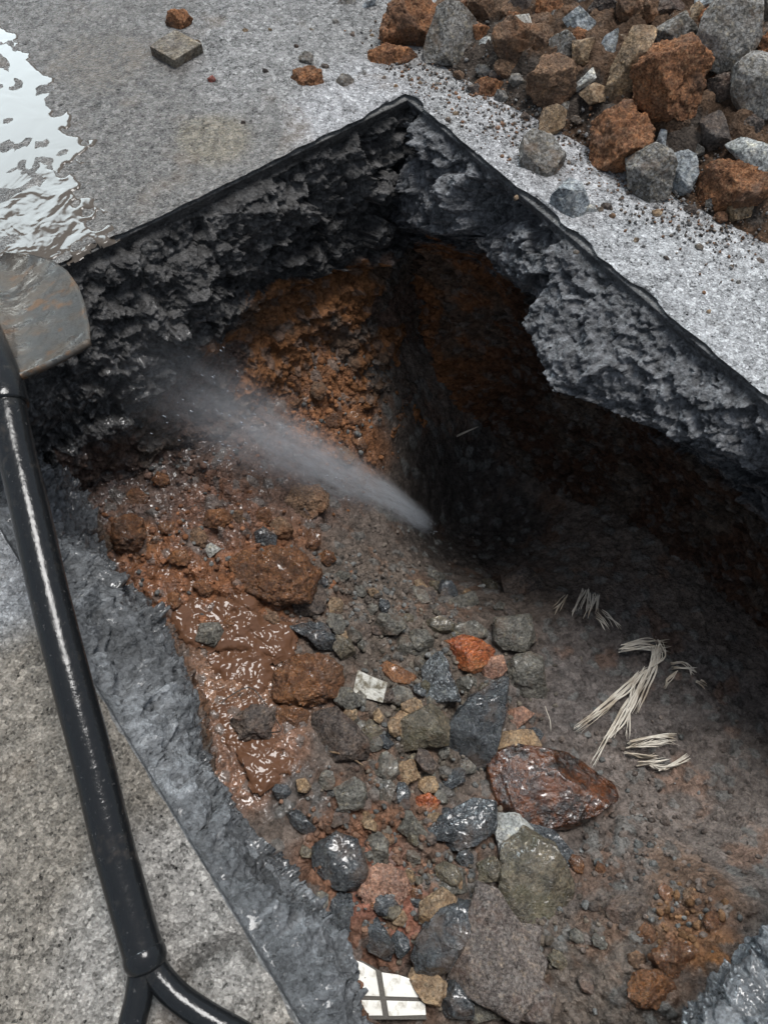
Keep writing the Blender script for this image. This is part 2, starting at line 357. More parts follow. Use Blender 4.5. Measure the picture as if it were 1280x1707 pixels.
# ------------------------------------------------------------------ terrain functions
PIT_W, PIT_L = 0.857, 1.34
def tps(pts):
    P = np.array([p[:2] for p in pts]); z = np.array([p[2] for p in pts]); n = len(P)
    def U(r2): return 0.5 * r2 * np.log(r2 + 1e-12)
    K = U(((P[:, None] - P[None]) ** 2).sum(-1)) + np.eye(n) * 1e-3
    A = np.block([[K, np.c_[np.ones(n), P]], [np.c_[np.ones(n), P].T, np.zeros((3, 3))]])
    w = np.linalg.solve(A, np.r_[z, 0, 0, 0])
    def f(a, b):
        a = np.asarray(a, float); b = np.asarray(b, float); r = w[n] + w[n + 1] * a + w[n + 2] * b
        for i in range(n): r = r + w[i] * U((a - P[i, 0]) ** 2 + (b - P[i, 1]) ** 2)
        return r
    return f
_fc = []
for px, py, z in [(745, 885, -.80), (690, 830, -.68), (840, 930, -.74), (790, 900, -.80), (640, 770, -.56), (560, 700, -.45), (500, 620, -.37), (600, 600, -.42),
                  (430, 640, -.36), (300, 660, -.34), (200, 760, -.34), (300, 850, -.37), (450, 830, -.43), (560, 860, -.50), (180, 880, -.36),
                  (330, 1000, -.39), (450, 1000, -.42), (600, 1000, -.50), (740, 1010, -.55), (400, 1150, -.42), (480, 1250, -.42), (600, 1150, -.47),
                  (760, 1150, -.50), (900, 1050, -.56), (900, 1200, -.52), (1050, 1100, -.54), (1050, 1250, -.52), (1200, 1250, -.51), (650, 1350, -.44),
                  (500, 1400, -.41), (800, 1400, -.45), (950, 1400, -.48), (1150, 1400, -.46), (600, 1550, -.41), (750, 1600, -.41), (660, 1650, -.42),
                  (900, 1600, -.41), (1020, 1500, -.42), (1120, 1530, -.36), (1200, 1480, -.33), (1000, 1660, -.38), (1070, 1650, -.34)]:
    p = at(px, py, z); _fc.append((p[0], p[1], z))
_fc += [(-.1, .3, -.68), (-.1, .7, -.58), (.95, .3, -.34), (.95, .7, -.38), (.95, 1.2, -.4), (.3, 1.35, -.18), (.7, 1.4, -.36), (-.1, 1.2, -.45)]
_hf0 = tps(_fc)
def h_floor(a, b): return np.clip(_hf0(a, b), -.86, -.10)
_m0, _m1 = at(690, 95), at(1200, 372)
_mt = (_m1 - _m0)[:2] / np.linalg.norm((_m1 - _m0)[:2]); _mn = np.array([-_mt[1], _mt[0]])
if (at(1280, 0)[:2] - _m0[:2]) @ _mn < 0: _mn = -_mn
def h_mound(a, b):
    a = np.asarray(a, float); b = np.asarray(b, float)
    d = (a - _m0[0]) * _mn[0] + (b - _m0[1]) * _mn[1]; s = (a - _m0[0]) * _mt[0] + (b - _m0[1]) * _mt[1]
    w = sstep(s, -0.12, 0.25)
    return np.maximum(0.30 * (1 - np.exp(-np.maximum(d + 0.02, 0) * 1.9)) * w, 0.0) * sstep(d, -0.03, 0.08)
def h_zero(a, b): return np.zeros_like(np.asarray(a, float))

# ------------------------------------------------------------------ pavement (one sheet to the horizon, with the pit cut out)
def axis(lo, hi, cut0, cut1, st):
    g = [np.linspace(lo, cut0, int((cut0 - lo) / st) + 1), np.linspace(cut0, cut1, int((cut1 - cut0) / st) + 1)[1:], np.linspace(cut1, hi, int((hi - cut1) / st) + 1)[1:]]
    return np.concatenate(g)
ax = axis(-1.25, 1.75, 0.0, PIT_W, 0.008); by = axis(-1.75, 1.95, 0.0, PIT_L, 0.008)
AX = np.concatenate([[-80, -20, -5, -2], ax, [2.5, 6, 20, 80]]); BY = np.concatenate([[-80, -20, -5, -2.4], by, [2.6, 6, 20, 80]])
ga, gb = np.meshgrid(AX, BY, indexing='ij'); pv = np.stack([ga.ravel(), gb.ravel(), np.zeros(ga.size)], 1)
nn, mm = len(AX), len(BY); fcs = grid_faces(nn, mm)
ctr = pv[fcs].mean(1)
inside = (ctr[:, 0] > 0) & (ctr[:, 0] < PIT_W) & (ctr[:, 1] > 0) & (ctr[:, 1] < PIT_L)
fcs = fcs[~inside][:, ::1]
near = sstep(np.maximum(np.abs(pv[:, 0] - .25), np.abs(pv[:, 1] - .1)), 1.35, 1.2)
pv[:, 2] += near * (0.0022 * fbm(pv, 9, 3, 5) + 0.0014 * fbm(pv, 26, 3, 7) + 0.0010 * fbm(pv, 60, 3, 6))
# chipped, slightly wavering cut edge
eps = 1e-6
for (k, line, lo, hi, oth, sg) in ((1, 0.0, 0, PIT_W, 0, -1), (0, 0.0, 0, PIT_L, 1, -1), (0, PIT_W, 0, PIT_L, 1, 1)):
    m = (np.abs(pv[:, k] - line) < eps) & (pv[:, oth] > -eps) & (pv[:, oth] < hi + eps)
    q = pv[m]; n = fbm(q, 30, 4, 11); n2 = np.clip(fbm(q, 13, 4, 12) - .12, 0, 1); pv[m, k] += sg * (0.008 * np.clip(n - 0.05, 0, 1) + .026 * n2 + 0.0015 * fbm(q, 90, 2, 3)); pv[m, 2] -= 0.0035 * np.clip(n + n2, 0, 1)
base = np.tile(np.array([0.225, 0.225, 0.223]), (len(pv), 1)); wetv = np.zeros(len(pv))
def blob(px, py, r):
    p = at(px, py); j = 1 + 0.35 * fbm(pv, 7, 4, int(px + py)); d = np.hypot(pv[:, 0] - p[0], pv[:, 1] - p[1]) / (r * j); return sstep(d, 1.15, 0.65)
for px, py, r, c, w in [(60, 250, .42, (0.105, .101, .095), .75), (330, 260, .32, (.118, .112, .105), .5), (180, 60, .32, (.11, .104, .098), .5), (480, 60, .22, (.18, .178, .175), .25),
                        (175, 95, .09, (.085, .072, .06), .7), (600, 200, .14, (.26, .26, .265), .15), (1150, 480, .40, (.285, .29, .295), .12), (900, 250, .18, (.26, .26, .265), .1),
                        (250, 1450, .30, (.18, .163, .14), .25), (60, 1250, .2, (.145, .13, .11), .3), (0, 920, .12, (.17, .175, .18), .8), (300, 1560, .12, (.21, .2, .185), .2), (350, 230, .06, (.13, .115, .09), .5)]:
    k = blob(px, py, r); base = base * (1 - k[:, None]) + np.array(c) * k[:, None]; wetv = wetv * (1 - k) + w * k
cl_ = [at(x, y) for x, y in [(290, 1660), (312, 1617), (335, 1598), (362, 1582), (398, 1572), (425, 1590)]]; dl = np.full(len(pv), 9.)
for p_, q_ in zip(cl_, cl_[1:]):
    e_ = (q_ - p_)[:2]; u_ = np.clip(((pv[:, :2] - p_[:2]) @ e_) / (e_ @ e_), 0, 1); dl = np.minimum(dl, np.linalg.norm(pv[:, :2] - p_[:2] - u_[:, None] * e_, axis=1))
pv[:, 2] -= .006 * sstep(dl, .010, .002); base = base * (1 - .6 * sstep(dl, .012, .003))[:, None]
tag(mesh_from('pavement', pv, fcs, MAT_PAVE, True, {'Col': base, 'wet': wetv}), kind='structure')

# ------------------------------------------------------------------ pit floor
fa = np.arange(-0.20, 1.0, 0.0024); fb = np.arange(-0.02, 1.40, 0.0024)
ga, gb = np.meshgrid(fa, fb, indexing='ij'); P = np.stack([ga.ravel(), gb.ravel(), np.zeros(ga.size)], 1)
z0 = h_floor(P[:, 0], P[:, 1])
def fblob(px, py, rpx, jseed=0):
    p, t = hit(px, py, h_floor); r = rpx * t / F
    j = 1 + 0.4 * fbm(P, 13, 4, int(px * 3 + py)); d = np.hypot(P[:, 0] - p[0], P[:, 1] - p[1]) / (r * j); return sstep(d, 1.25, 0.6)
col = np.tile(np.array([0.125, 0.10, 0.084]), (len(P), 1)); wet = np.full(len(P), 0.4); lump = np.full(len(P), 0.6); smoothw = np.zeros(len(P))
for px, py, r, c, w, lu in [(240, 770, 190, (.10, .064, .05), .75, .8), (480, 780, 130, (.12, .078, .06), .6, .8), (560, 690, 90, (.24, .105, .045), .6, 1.0), (500, 560, 90, (.22, .10, .045), .5, 1.0),
        (300, 960, 110, (.23, .098, .045), .8, .9), (430, 950, 120, (.22, .092, .04), .6, 1.0), (230, 900, 40, (.25, .11, .045), .7, .9), (370, 860, 80, (.16, .08, .05), .7, 1.),
        (420, 1150, 120, (.24, .125, .07), .9, .5), (430, 1260, 90, (.22, .115, .07), .9, .5), (610, 1000, 120, (.135, .108, .088), .45, .9), (700, 1180, 140, (.125, .10, .08), .5, .9),
        (590, 1420, 110, (.19, .098, .06), .4, 1.), (640, 1500, 90, (.25, .11, .075), .4, 1.), (500, 1330, 60, (.10, .085, .075), .6, .7), (740, 1420, 70, (.15, .10, .075), .4, .9),
        (1060, 1180, 220, (.115, .100, .093), .2, .6), (1150, 1370, 190, (.165, .138, .122), .18, .6), (960, 1470, 90, (.12, .1, .088), .25, .6), (1150, 1560, 55, (.24, .11, .045), .4, .9),
        (1150, 1470, 70, (.15, .10, .072), .3, .8), (1000, 1620, 110, (.125, .10, .082), .4, .8), (770, 870, 130, (.045, .038, .034), .5, .7), (600, 1600, 60, (.17, .09, .06), .4, .9)]:  # near-black entry paints the hollow's shade into the soil colour
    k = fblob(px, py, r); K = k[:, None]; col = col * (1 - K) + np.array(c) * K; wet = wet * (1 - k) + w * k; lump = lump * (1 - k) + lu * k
d1, d2, rid, _ = worley(P, 62, 3, False); e1, e2, rie, _ = worley(P, 150, 8, False)
clod = np.sqrt(np.clip(1 - (d1 * 1.35) ** 2, 0, 1)) * (rid > 0.35) * (0.4 + rid)
crumb = np.sqrt(np.clip(1 - (e1 * 1.4) ** 2, 0, 1)) * (rie > 0.3) * (0.3 + rie)
g1, g2, rig, _ = worley(P + 0.004 * np.stack([fbm(P, 40, 2, 4), fbm(P, 40, 2, 14), 0 * ga.ravel()], 1), 24, 5, False)
big = np.sqrt(np.clip(1 - (g1 * 1.3) ** 2, 0, 1)) * (rig > 0.55) * rig
zz = z0 + 0.022 * fbm(P, 6, 4, 21) + lump * (0.010 * fbm(P, 22, 4, 31) + 0.0075 * clod + 0.003 * crumb + 0.014 * big * sstep(lump, .6, 1.0)) + 0.0022 * fbm(P, 160, 3, 41)
P[:, 2] = zz
colv = col * (0.82 + 0.36 * rid * (clod > 0.05) + 0.1 * rie)[:, None]
redd = sstep(fbm(P, 18, 4, 77), 0.12, 0.4)[:, None] * 0.35; colv = colv * (1 - redd) + colv.mean(1)[:, None] * np.array([1.75, .85, .45]) * redd
greyc = ((rid > 0.86) & (clod > .1))[:, None] * 0.6; colv = colv * (1 - greyc) + np.array([.13, .135, .13]) * greyc
FLOORZ = zz.reshape(ga.shape)
def h_real(a, b):
    """actual relief of the pit floor"""
    i = np.clip(((np.asarray(a) - fa[0]) / 0.0024), 0, len(fa) - 2); j = np.clip(((np.asarray(b) - fb[0]) / 0.0024), 0, len(fb) - 2)
    return FLOORZ[np.round(i).astype(int), np.round(j).astype(int)]
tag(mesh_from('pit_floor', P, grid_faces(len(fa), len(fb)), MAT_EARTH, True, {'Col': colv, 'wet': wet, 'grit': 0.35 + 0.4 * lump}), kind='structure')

# ------------------------------------------------------------------ pit walls: sawn slab edge, broken concrete under it, soil below
def wall(name, s0, s1, keys, place, seed, zsoil, soilcol, conc, wetf, amp=1.0, st=0.0021, ampf=None, gr=1.0, cut0=None):
    S = np.arange(s0, s1 + st, st); ks = np.array([k[0] for k in keys]); prof = np.array([k[1] for k in keys]); npf = prof.shape[1]
    mean = prof.mean(0); L = np.r_[0, np.cumsum(np.linalg.norm(np.diff(mean, axis=0), axis=1))]
    T = np.arange(0, L[-1], st); u = np.interp(T, L, np.arange(npf))
    prS = np.stack([[np.interp(S, ks, prof[:, i, c]) for i in range(npf)] for c in (0, 1)], -1)   # npf, nS, 2
    i0 = np.clip(u.astype(int), 0, npf - 2); fr = (u - i0)
    frs = fr * fr * (3 - 2 * fr) * 0.4 + fr * 0.6
    O = prS[i0] * (1 - frs)[:, None, None] + prS[i0 + 1] * frs[:, None, None]                     # nT,nS,2
    O = O.transpose(1, 0, 2); o = O[..., 0].ravel(); z = O[..., 1].ravel(); s = np.repeat(S, len(T))
    q = place(s, o, z)
    lip = sstep(-z, 0.018, 0.036) if keys[0][1][2][1] < -.02 else sstep(-z, 0.012, 0.03)
    soil = sstep(-z + 0.045 * fbm(q, 9, 4, seed + 5) + .03 * facet(q, 24, seed + 60) + .012 * fbm(q, 60, 3, seed + 61), zsoil(s) - 0.008, zsoil(s) + 0.008)
    A = ampf(s) if ampf else 1.0
    wq = q + 0.010 * np.stack([fbm(q, 20, 3, seed), fbm(q, 20, 3, seed + 1), fbm(q, 20, 3, seed + 2)], 1); wq = wq * np.array([1, 1, 1.7])
    fc1 = facet(wq, 13, seed); fc2 = facet(wq, 34, seed + 3); fc3 = facet(q, 90, seed + 6)
    d1, d2, rid, _ = worley(q, 70, seed + 4); h1, h2, rih, _ = worley(q, 165, seed + 8)
    crumb = np.sqrt(np.clip(1 - (d1 * 1.3) ** 2, 0, 1)) * (rid > .35) * rid
    grain = np.sqrt(np.clip(1 - (h1 * 1.25) ** 2, 0, 1)) * (rih > .25) * rih
    disp = lip * amp * ((1 - soil) * A * (0.024 * fc1 + 0.012 * fc2) + soil * (0.012 * fc1 + 0.008 * fc2)
           + A * 0.010 * fbm(q, 11, 4, seed + 20) + 0.004 * fc3 + 0.0035 * fbm(q, 60, 3, seed + 30) + 0.004 * crumb * (.4 * gr + soil) + 0.0035 * grain * gr - 0.006) + (1 - lip) * 0.0012 * fbm(q, 60, 3, seed) * sstep(-z, .004, .015)
    if gr < 1: disp = disp + lip * (.016 * fbm(q, 7, 3, seed + 90) + .012 * facet(q * np.array([1, 1, .6]), 9, seed + 91))
    n = place(s, o + disp, z + 0.45 * disp)
    band = sstep(-z + .035 * fbm(q, 12, 3, seed + 50), .15, .10)
    g = np.array(conc)[None] * (0.6 + 0.15 * fc2.clip(-1, 1) * lip + .32 * band + 0.55 * gr * rih * (rih > .6) * lip + .35 * (1 - gr) * (1 + 1.4 * sstep(fbm(q * np.array([1, .5, 1]), 24, 4, seed + 40), .05, .4)))[:, None]
    if gr < 1: g = g * (0.85 + 0.75 * fbm(q * np.array([1, .6, 1]), 10, 4, seed + 80) + .5 * sstep(fbm(q, 26, 3, seed + 81), .25, .4))[:, None].clip(.35, 2)
    g = g * (1 - 0.28 * (1 - lip))[:, None]; tp_ = sstep(z, -.0075, -.0055)[:, None]; g = g * (1 - tp_) + np.array([.21, .21, .205]) * tp_
    sc = soilcol(s, z) * (0.8 + 0.4 * rid)[:, None]
    gm = (sstep(fbm(q, 13, 5, seed + 70), .0, .28) * .75)[:, None]; sc = sc * (1 - gm) + np.array([.105, .085, .068]) * gm * (.6 + .8 * rid[:, None])
    gs = ((rid > .8) & (crumb > .1))[:, None] * .5
    sc = sc * (1 - gs) + np.array([.12, .12, .115]) * gs
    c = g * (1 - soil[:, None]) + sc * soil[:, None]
    w = wetf(s, z) * (1 - 0.25 * soil) * (1 - .35 * band)
    tag(mesh_from(name, n, grid_faces(len(S), len(T))[:, ::-1] if name == 'x' else grid_faces(len(S), len(T)), MAT_EARTH, True, {'Col': c, 'wet': w, 'grit': 0.6 + 0 * s}), kind='structure')
    return n
cut = [(-.016, -.0045), (0, -.0065), (0, -.022)]
# far-left wall, b grows into the pit
wall('pit_wall', -0.03, 0.93, [
  (0.00, cut + [(.008, -.036), (.022, -.10), (.03, -.17), (.05, -.23), (.06, -.28), (.05, -.31), (.07, -.42), (.12, -.56), (.2, -.7)]),
  (0.10, cut + [(.010, -.036), (.035, -.08), (.045, -.14), (.085, -.19), (.09, -.235), (.06, -.26), (.09, -.36), (.15, -.48), (.22, -.62)]),
  (0.20, cut + [(.012, -.036), (.03, -.08), (.04, -.13), (.055, -.18), (.06, -.215), (.04, -.24), (.09, -.33), (.15, -.44), (.22, -.55)]),
  (0.35, cut + [(.014, -.034), (.035, -.07), (.045, -.12), (.05, -.17), (.055, -.21), (.035, -.235), (.08, -.31), (.14, -.40), (.21, -.5)]),
  (0.45, cut + [(.016, -.034), (.05, -.07), (.065, -.11), (.08, -.16), (.09, -.21), (.08, -.25), (.10, -.30), (.14, -.37), (.2, -.46)]),
  (0.60, cut + [(.014, -.034), (.05, -.07), (.07, -.13), (.09, -.19), (.10, -.25), (.10, -.30), (.11, -.33), (.13, -.37), (.18, -.44)]),
  (0.93, cut + [(.010, -.034), (.03, -.07), (.05, -.13), (.08, -.19), (.09, -.25), (.10, -.30), (.11, -.33), (.13, -.37), (.16, -.44)])],
  lambda s, o, z: np.stack([s, o, z], 1), 101, lambda s: np.interp(s, [0, .1, .3, .40, .55, .93], [.27, .24, .20, .21, .245, .275]),
  lambda s, z: np.where((np.abs(s - .27 + .05 * np.sin(z * 40)) < .17)[:, None], np.array([[.23, .105, .045]]), np.array([[.115, .075, .058]])),
  (.078, .076, .075), lambda s, z: np.interp(s, [0, .25, .45, .6], [.25, .35, .5, .7]))
cutb = [(-.016, -.0045), (0, -.007), (0, -.018)]
# right wall, a grows into the pit; a big sloping broken face, hollowed out underneath
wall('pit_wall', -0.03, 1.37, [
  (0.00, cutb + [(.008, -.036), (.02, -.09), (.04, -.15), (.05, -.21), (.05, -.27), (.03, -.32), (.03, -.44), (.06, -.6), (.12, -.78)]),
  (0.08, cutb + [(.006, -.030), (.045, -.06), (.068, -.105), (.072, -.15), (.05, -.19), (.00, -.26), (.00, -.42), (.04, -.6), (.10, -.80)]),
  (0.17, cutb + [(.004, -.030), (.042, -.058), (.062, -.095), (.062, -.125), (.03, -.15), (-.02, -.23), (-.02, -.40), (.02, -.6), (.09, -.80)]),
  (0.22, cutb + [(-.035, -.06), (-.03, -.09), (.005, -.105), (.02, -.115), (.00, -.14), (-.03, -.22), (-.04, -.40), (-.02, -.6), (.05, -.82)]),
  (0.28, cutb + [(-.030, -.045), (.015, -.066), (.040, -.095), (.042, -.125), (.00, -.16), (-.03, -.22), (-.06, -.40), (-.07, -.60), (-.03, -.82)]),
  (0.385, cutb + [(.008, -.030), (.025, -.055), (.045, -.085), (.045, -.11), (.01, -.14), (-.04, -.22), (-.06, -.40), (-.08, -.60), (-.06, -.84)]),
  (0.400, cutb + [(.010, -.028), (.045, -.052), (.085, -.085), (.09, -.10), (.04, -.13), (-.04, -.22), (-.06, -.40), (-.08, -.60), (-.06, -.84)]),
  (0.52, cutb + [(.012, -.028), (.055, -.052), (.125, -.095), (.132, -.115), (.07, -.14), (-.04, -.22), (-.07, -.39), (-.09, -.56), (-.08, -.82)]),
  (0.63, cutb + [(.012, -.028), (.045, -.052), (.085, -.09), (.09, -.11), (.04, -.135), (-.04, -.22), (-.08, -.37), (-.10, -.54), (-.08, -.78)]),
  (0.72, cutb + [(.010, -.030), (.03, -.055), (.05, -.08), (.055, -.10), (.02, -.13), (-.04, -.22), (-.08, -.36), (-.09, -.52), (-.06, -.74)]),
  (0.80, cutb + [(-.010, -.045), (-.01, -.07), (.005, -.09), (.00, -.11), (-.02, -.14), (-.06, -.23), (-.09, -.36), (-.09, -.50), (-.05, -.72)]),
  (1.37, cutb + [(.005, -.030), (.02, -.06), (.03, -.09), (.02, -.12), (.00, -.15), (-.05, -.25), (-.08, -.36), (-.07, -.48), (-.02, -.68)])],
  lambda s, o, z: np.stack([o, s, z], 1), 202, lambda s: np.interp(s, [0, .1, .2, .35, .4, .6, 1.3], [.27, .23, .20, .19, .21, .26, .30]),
  lambda s, z: np.array([[.070, .037, .023]]) + sstep(s, .34, .12)[:, None] * np.array([[.16, .065, .022]]), (.135, .138, .144), lambda s, z: np.interp(s, [0, .3, .5, 1], [.3, .35, .45, .5]),  # soil colour darkened beyond the corner, shade under the overhang painted in
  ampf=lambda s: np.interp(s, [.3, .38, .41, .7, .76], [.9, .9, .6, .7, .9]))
# left wall, facing the right wall
wall('pit_wall', -0.03, 1.37, [
  (0.00, cut + [(.010, -.034), (.03, -.08), (.05, -.14), (.07, -.20), (.085, -.25), (.09, -.29), (.10, -.33), (.12, -.40), (.14, -.5)]),
  (0.28, cut + [(.014, -.033), (.04, -.07), (.055, -.13), (.065, -.19), (.07, -.25), (.075, -.29), (.08, -.34), (.09, -.42), (.10, -.55)]),
  (0.42, cut + [(.016, -.033), (.045, -.07), (.065, -.13), (.075, -.19), (.08, -.25), (.08, -.29), (.08, -.34), (.09, -.42), (.10, -.55)]),
  (0.55, cut + [(.016, -.033), (.045, -.07), (.062, -.12), (.068, -.19), (.066, -.25), (.06, -.29), (.06, -.34), (.07, -.42), (.08, -.55)]),
  (0.63, cut + [(.014, -.033), (.025, -.06), (.032, -.12), (.030, -.18), (.025, -.24), (.02, -.29), (.02, -.34), (.03, -.42), (.05, -.55)]),
  (0.72, cut + [(.016, -.032), (.032, -.055), (.038, -.10), (.034, -.16), (.028, -.22), (.02, -.28), (.02, -.34), (.03, -.42), (.05, -.55)]),
  (0.93, cut + [(.018, -.032), (.036, -.052), (.044, -.09), (.044, -.13), (.036, -.19), (.02, -.26), (.02, -.34), (.03, -.42), (.05, -.55)]),
  (1.00, cut + [(.018, -.032), (.032, -.052), (.034, -.09), (.032, -.13), (.026, -.19), (.02, -.26), (.02, -.34), (.03, -.42), (.05, -.55)]),
  (1.37, cut + [(.018, -.032), (.03, -.052), (.034, -.09), (.03, -.13), (.026, -.19), (.02, -.26), (.02, -.34), (.03, -.42), (.05, -.55)])],
  lambda s, o, z: np.stack([PIT_W - o, s, z], 1), 303, lambda s: .30 + 0 * s,
  lambda s, z: np.array([[.15, .08, .045]]) * np.ones((len(s), 1)), (.125, .132, .138), lambda s, z: .80 + 0 * s, amp=0.8, gr=.5,
  ampf=lambda s: np.interp(s, [.6, .75], [.95, .75]))
# near wall
wall('pit_wall', -0.03, 0.90, [
  (0.00, cut + [(.010, -.034), (.05, -.07), (.09, -.12), (.12, -.17), (.12, -.21), (.08, -.25), (.06, -.32), (.06, -.42), (.08, -.55)]),
  (0.30, cut + [(.014, -.033), (.07, -.06), (.13, -.09), (.175, -.13), (.17, -.18), (.13, -.22), (.10, -.28), (.10, -.37), (.12, -.5)]),
  (0.50, cut + [(.014, -.033), (.07, -.06), (.13, -.09), (.165, -.13), (.16, -.18), (.12, -.22), (.10, -.28), (.10, -.37), (.12, -.5)]),
  (0.90, cut + [(.010, -.034), (.06, -.06), (.12, -.09), (.16, -.14), (.15, -.18), (.10, -.23), (.08, -.32), (.08, -.42), (.10, -.55)])],
  lambda s, o, z: np.stack([s, PIT_L - o, z], 1), 404, lambda s: .21 + 0 * s,
  lambda s, z: np.array([[.15, .10, .07]]) * np.ones((len(s), 1)), (.15, .16, .168), lambda s, z: .85 + 0 * s, gr=.5, ampf=lambda s: .55 + 0 * s)

# ------------------------------------------------------------------ heap of dug-out soil
ha = np.arange(-1.25, 0.25, 0.005); hb = np.arange(-1.5, 0.9, 0.005)
ga, gb = np.meshgrid(ha, hb, indexing='ij'); Q = np.stack([ga.ravel(), gb.ravel(), np.zeros(ga.size)], 1)
hz = h_mound(Q[:, 0], Q[:, 1]); w1, w2, wr, _ = worley(Q, 38, 12, False); x1, x2, xr, _ = worley(Q, 90, 13, False)
lum = np.sqrt(np.clip(1 - (w1 * 1.3) ** 2, 0, 1)) * wr; lum2 = np.sqrt(np.clip(1 - (x1 * 1.3) ** 2, 0, 1)) * xr
Q[:, 2] = hz * (1 + .25 * fbm(Q, 7, 3, 3)) + sstep(hz, .002, .03) * (0.018 * lum + 0.006 * lum2 + 0.006 * fbm(Q, 60, 3, 9)) - 0.004
keep = (Q[:, 2] > -0.002); fq = grid_faces(len(ha), len(hb)); fq = fq[keep[fq].all(1)]
used = np.zeros(len(Q), bool); used[fq] = True; remap = np.cumsum(used) - 1
hc = .62 * np.where((fbm(Q, 9, 4, 55) > 0.0)[:, None], np.array([[.15, .095, .062]]), np.array([[.105, .085, .07]])) * (.7 + .6 * wr)[:, None]
tag(mesh_from('soil_heap', Q[used], remap[fq], MAT_EARTH, True, {'Col': hc[used], 'wet': np.full(used.sum(), .12), 'grit': np.full(used.sum(), .7)}), kind='structure')
#ROCKS_HERE
# ------------------------------------------------------------------ stones, clods and rubble, one object each
HF = {'floor': h_real, 'heap': h_mound, 'ground': h_zero}
_seed = [0]
def hexagon(cx, cy, w, h, rot=0.0, seed=0):
    rg = random.Random(seed); n = rg.choice([5, 6, 6, 7]); a0 = rg.uniform(0, 1); pts = []
    for k in range(n):
        a = (k + a0 + rg.uniform(-.22, .22)) / n * 2 * math.pi; r = rg.uniform(.92, 1.12)
        x, y = r * w / 2 * math.cos(a), r * h / 2 * math.sin(a); c, s = math.cos(math.radians(rot)), math.sin(math.radians(rot))
        pts.append((cx + x * c - y * s, cy + x * s + y * c))
    return pts
def rock(mat, name, label, outline, surf='floor', lift=0.35, thick=0.72, group=None, rough=None, cuts=11, cat=None, sharp=3.3, sub=None):
    _seed[0] += 1; seed = _seed[0] * 13 + 5; rg = np.random.RandomState(seed)
    if len(outline) in (4, 5) and not isinstance(outline[0], tuple): outline = hexagon(*outline, seed=seed)
    O = np.array(outline, float); c = (O.min(0) + O.max(0)) / 2; sz = O.max(0) - O.min(0)
    clodk = mat in ('orange', 'brown', 'wetclay') if rough is None else rough
    p0, t = hit(c[0], c[1], HF[surf]); s = t / F
    view = ray(c[0], c[1]); view = view / np.linalg.norm(view)
    ru = RC[:, 0] - view * (RC[:, 0] @ view); ru /= np.linalg.norm(ru); rv = np.cross(view, ru)      # right, down (in the picture)
    n = -view
    px = max(sz)
    k = sub or (6 if px > 40 else 5 if px > 18 else 4)
    V, Fc = ico(k); V = V.copy()
    th = np.arctan2(V[:, 1], V[:, 0]); rho = np.hypot(V[:, 0], V[:, 1]); zz = V[:, 2]
    # distance to the outline along each direction
    A = O - c; B = np.roll(A, -1, 0); tt = np.linspace(-np.pi, np.pi, 361); dirs = np.stack([np.cos(tt), np.sin(tt)], 1)
    R = np.zeros(361)
    for a, b in zip(A, B):
        e = b - a; den = dirs[:, 0] * e[1] - dirs[:, 1] * e[0]; den = np.where(np.abs(den) < 1e-9, 1e-9, den)
        rr = (a[0] * e[1] - a[1] * e[0]) / den; q = (a[0] * dirs[:, 1] - a[1] * dirs[:, 0]) / den
        ok = (rr > 0) & (q >= -1e-6) & (q <= 1 + 1e-6); R = np.where(ok, np.maximum(R, rr), R)
    R = np.where(R < 1, np.median(R), R)
    w = 15 if clodk else 5; ker = np.ones(w) / w; Rp = np.r_[R[-w - 1:-1], R, R[1:w + 1]]; R = np.convolve(Rp, ker, 'same')[w:-w]
    Rv = np.interp(th, tt, R)
    g = np.clip(1 - np.abs(zz) ** sharp, 0, 1) ** (1 / sharp)
    T = 0.5 * thick * min(sz) * s
    W = np.stack([np.cos(th) * Rv * g * s, np.sin(th) * Rv * g * s, zz * T / 1.06], 1) * 1.06
    W = W[:, 0:1] * ru + W[:, 1:2] * rv + W[:, 2:3] * n
    size = 0.5 * (sz.sum()) / 2 * s * 1.3
    for _ in range(cuts if not clodk else max(cuts - 4, 2)):
        ph = rg.uniform(.2, 1.25) if rg.rand() < .75 else rg.uniform(1.6, 2.8); ps = rg.uniform(0, 6.283)
        nn_ = n * math.cos(ph) + (ru * math.cos(ps) + rv * math.sin(ps)) * math.sin(ph)
        d = W @ nn_; off = d.max() * (rg.uniform(.5, .82) if ph < .8 else rg.uniform(.78, .95))
        W = W - np.maximum(d - off, 0)[:, None] * nn_
    Nn = W / (np.linalg.norm(W, axis=1)[:, None] + 1e-9); q = W / size + seed
    if clodk:
        d1, d2, rid, _ = worley(q, 3.6, seed); e1, e2, rie, _ = worley(q, 8.5, seed + 1)
        dsp = 0.10 * fbm(q, 1.7, 5, seed) + 0.075 * fbm(q, 6, 4, seed + 2, .6) + 0.03 * fbm(q, 20, 2, seed + 6) + 0.085 * np.sqrt(np.clip(1 - (d1 * 1.2) ** 2, 0, 1)) * rid + 0.035 * np.sqrt(np.clip(1 - (e1 * 1.2) ** 2, 0, 1)) * rie - 0.05
    else:
        dsp = 0.022 * fbm(q, 1.6, 3, seed) + 0.026 * facet(q, 1.9, seed) + 0.013 * facet(q, 5, seed + 1) + 0.014 * fbm(q, 8, 4, seed + 2, .6)
    if mat == 'slab': dsp = dsp * .4
    W = W + Nn * (dsp * size)[:, None]
    ctr = p0 + n * (T * (lift * 2 - 0.35))
    V = W + ctr; org = np.array([ctr[0], ctr[1], V[:, 2].min()])
    o = mesh_from(name, V, Fc, MATS[mat], True, None, org)
    tag(o, label, cat or {'clay_clod': 'clod', 'pebble': 'pebble'}.get(name, 'stone'), group); return o

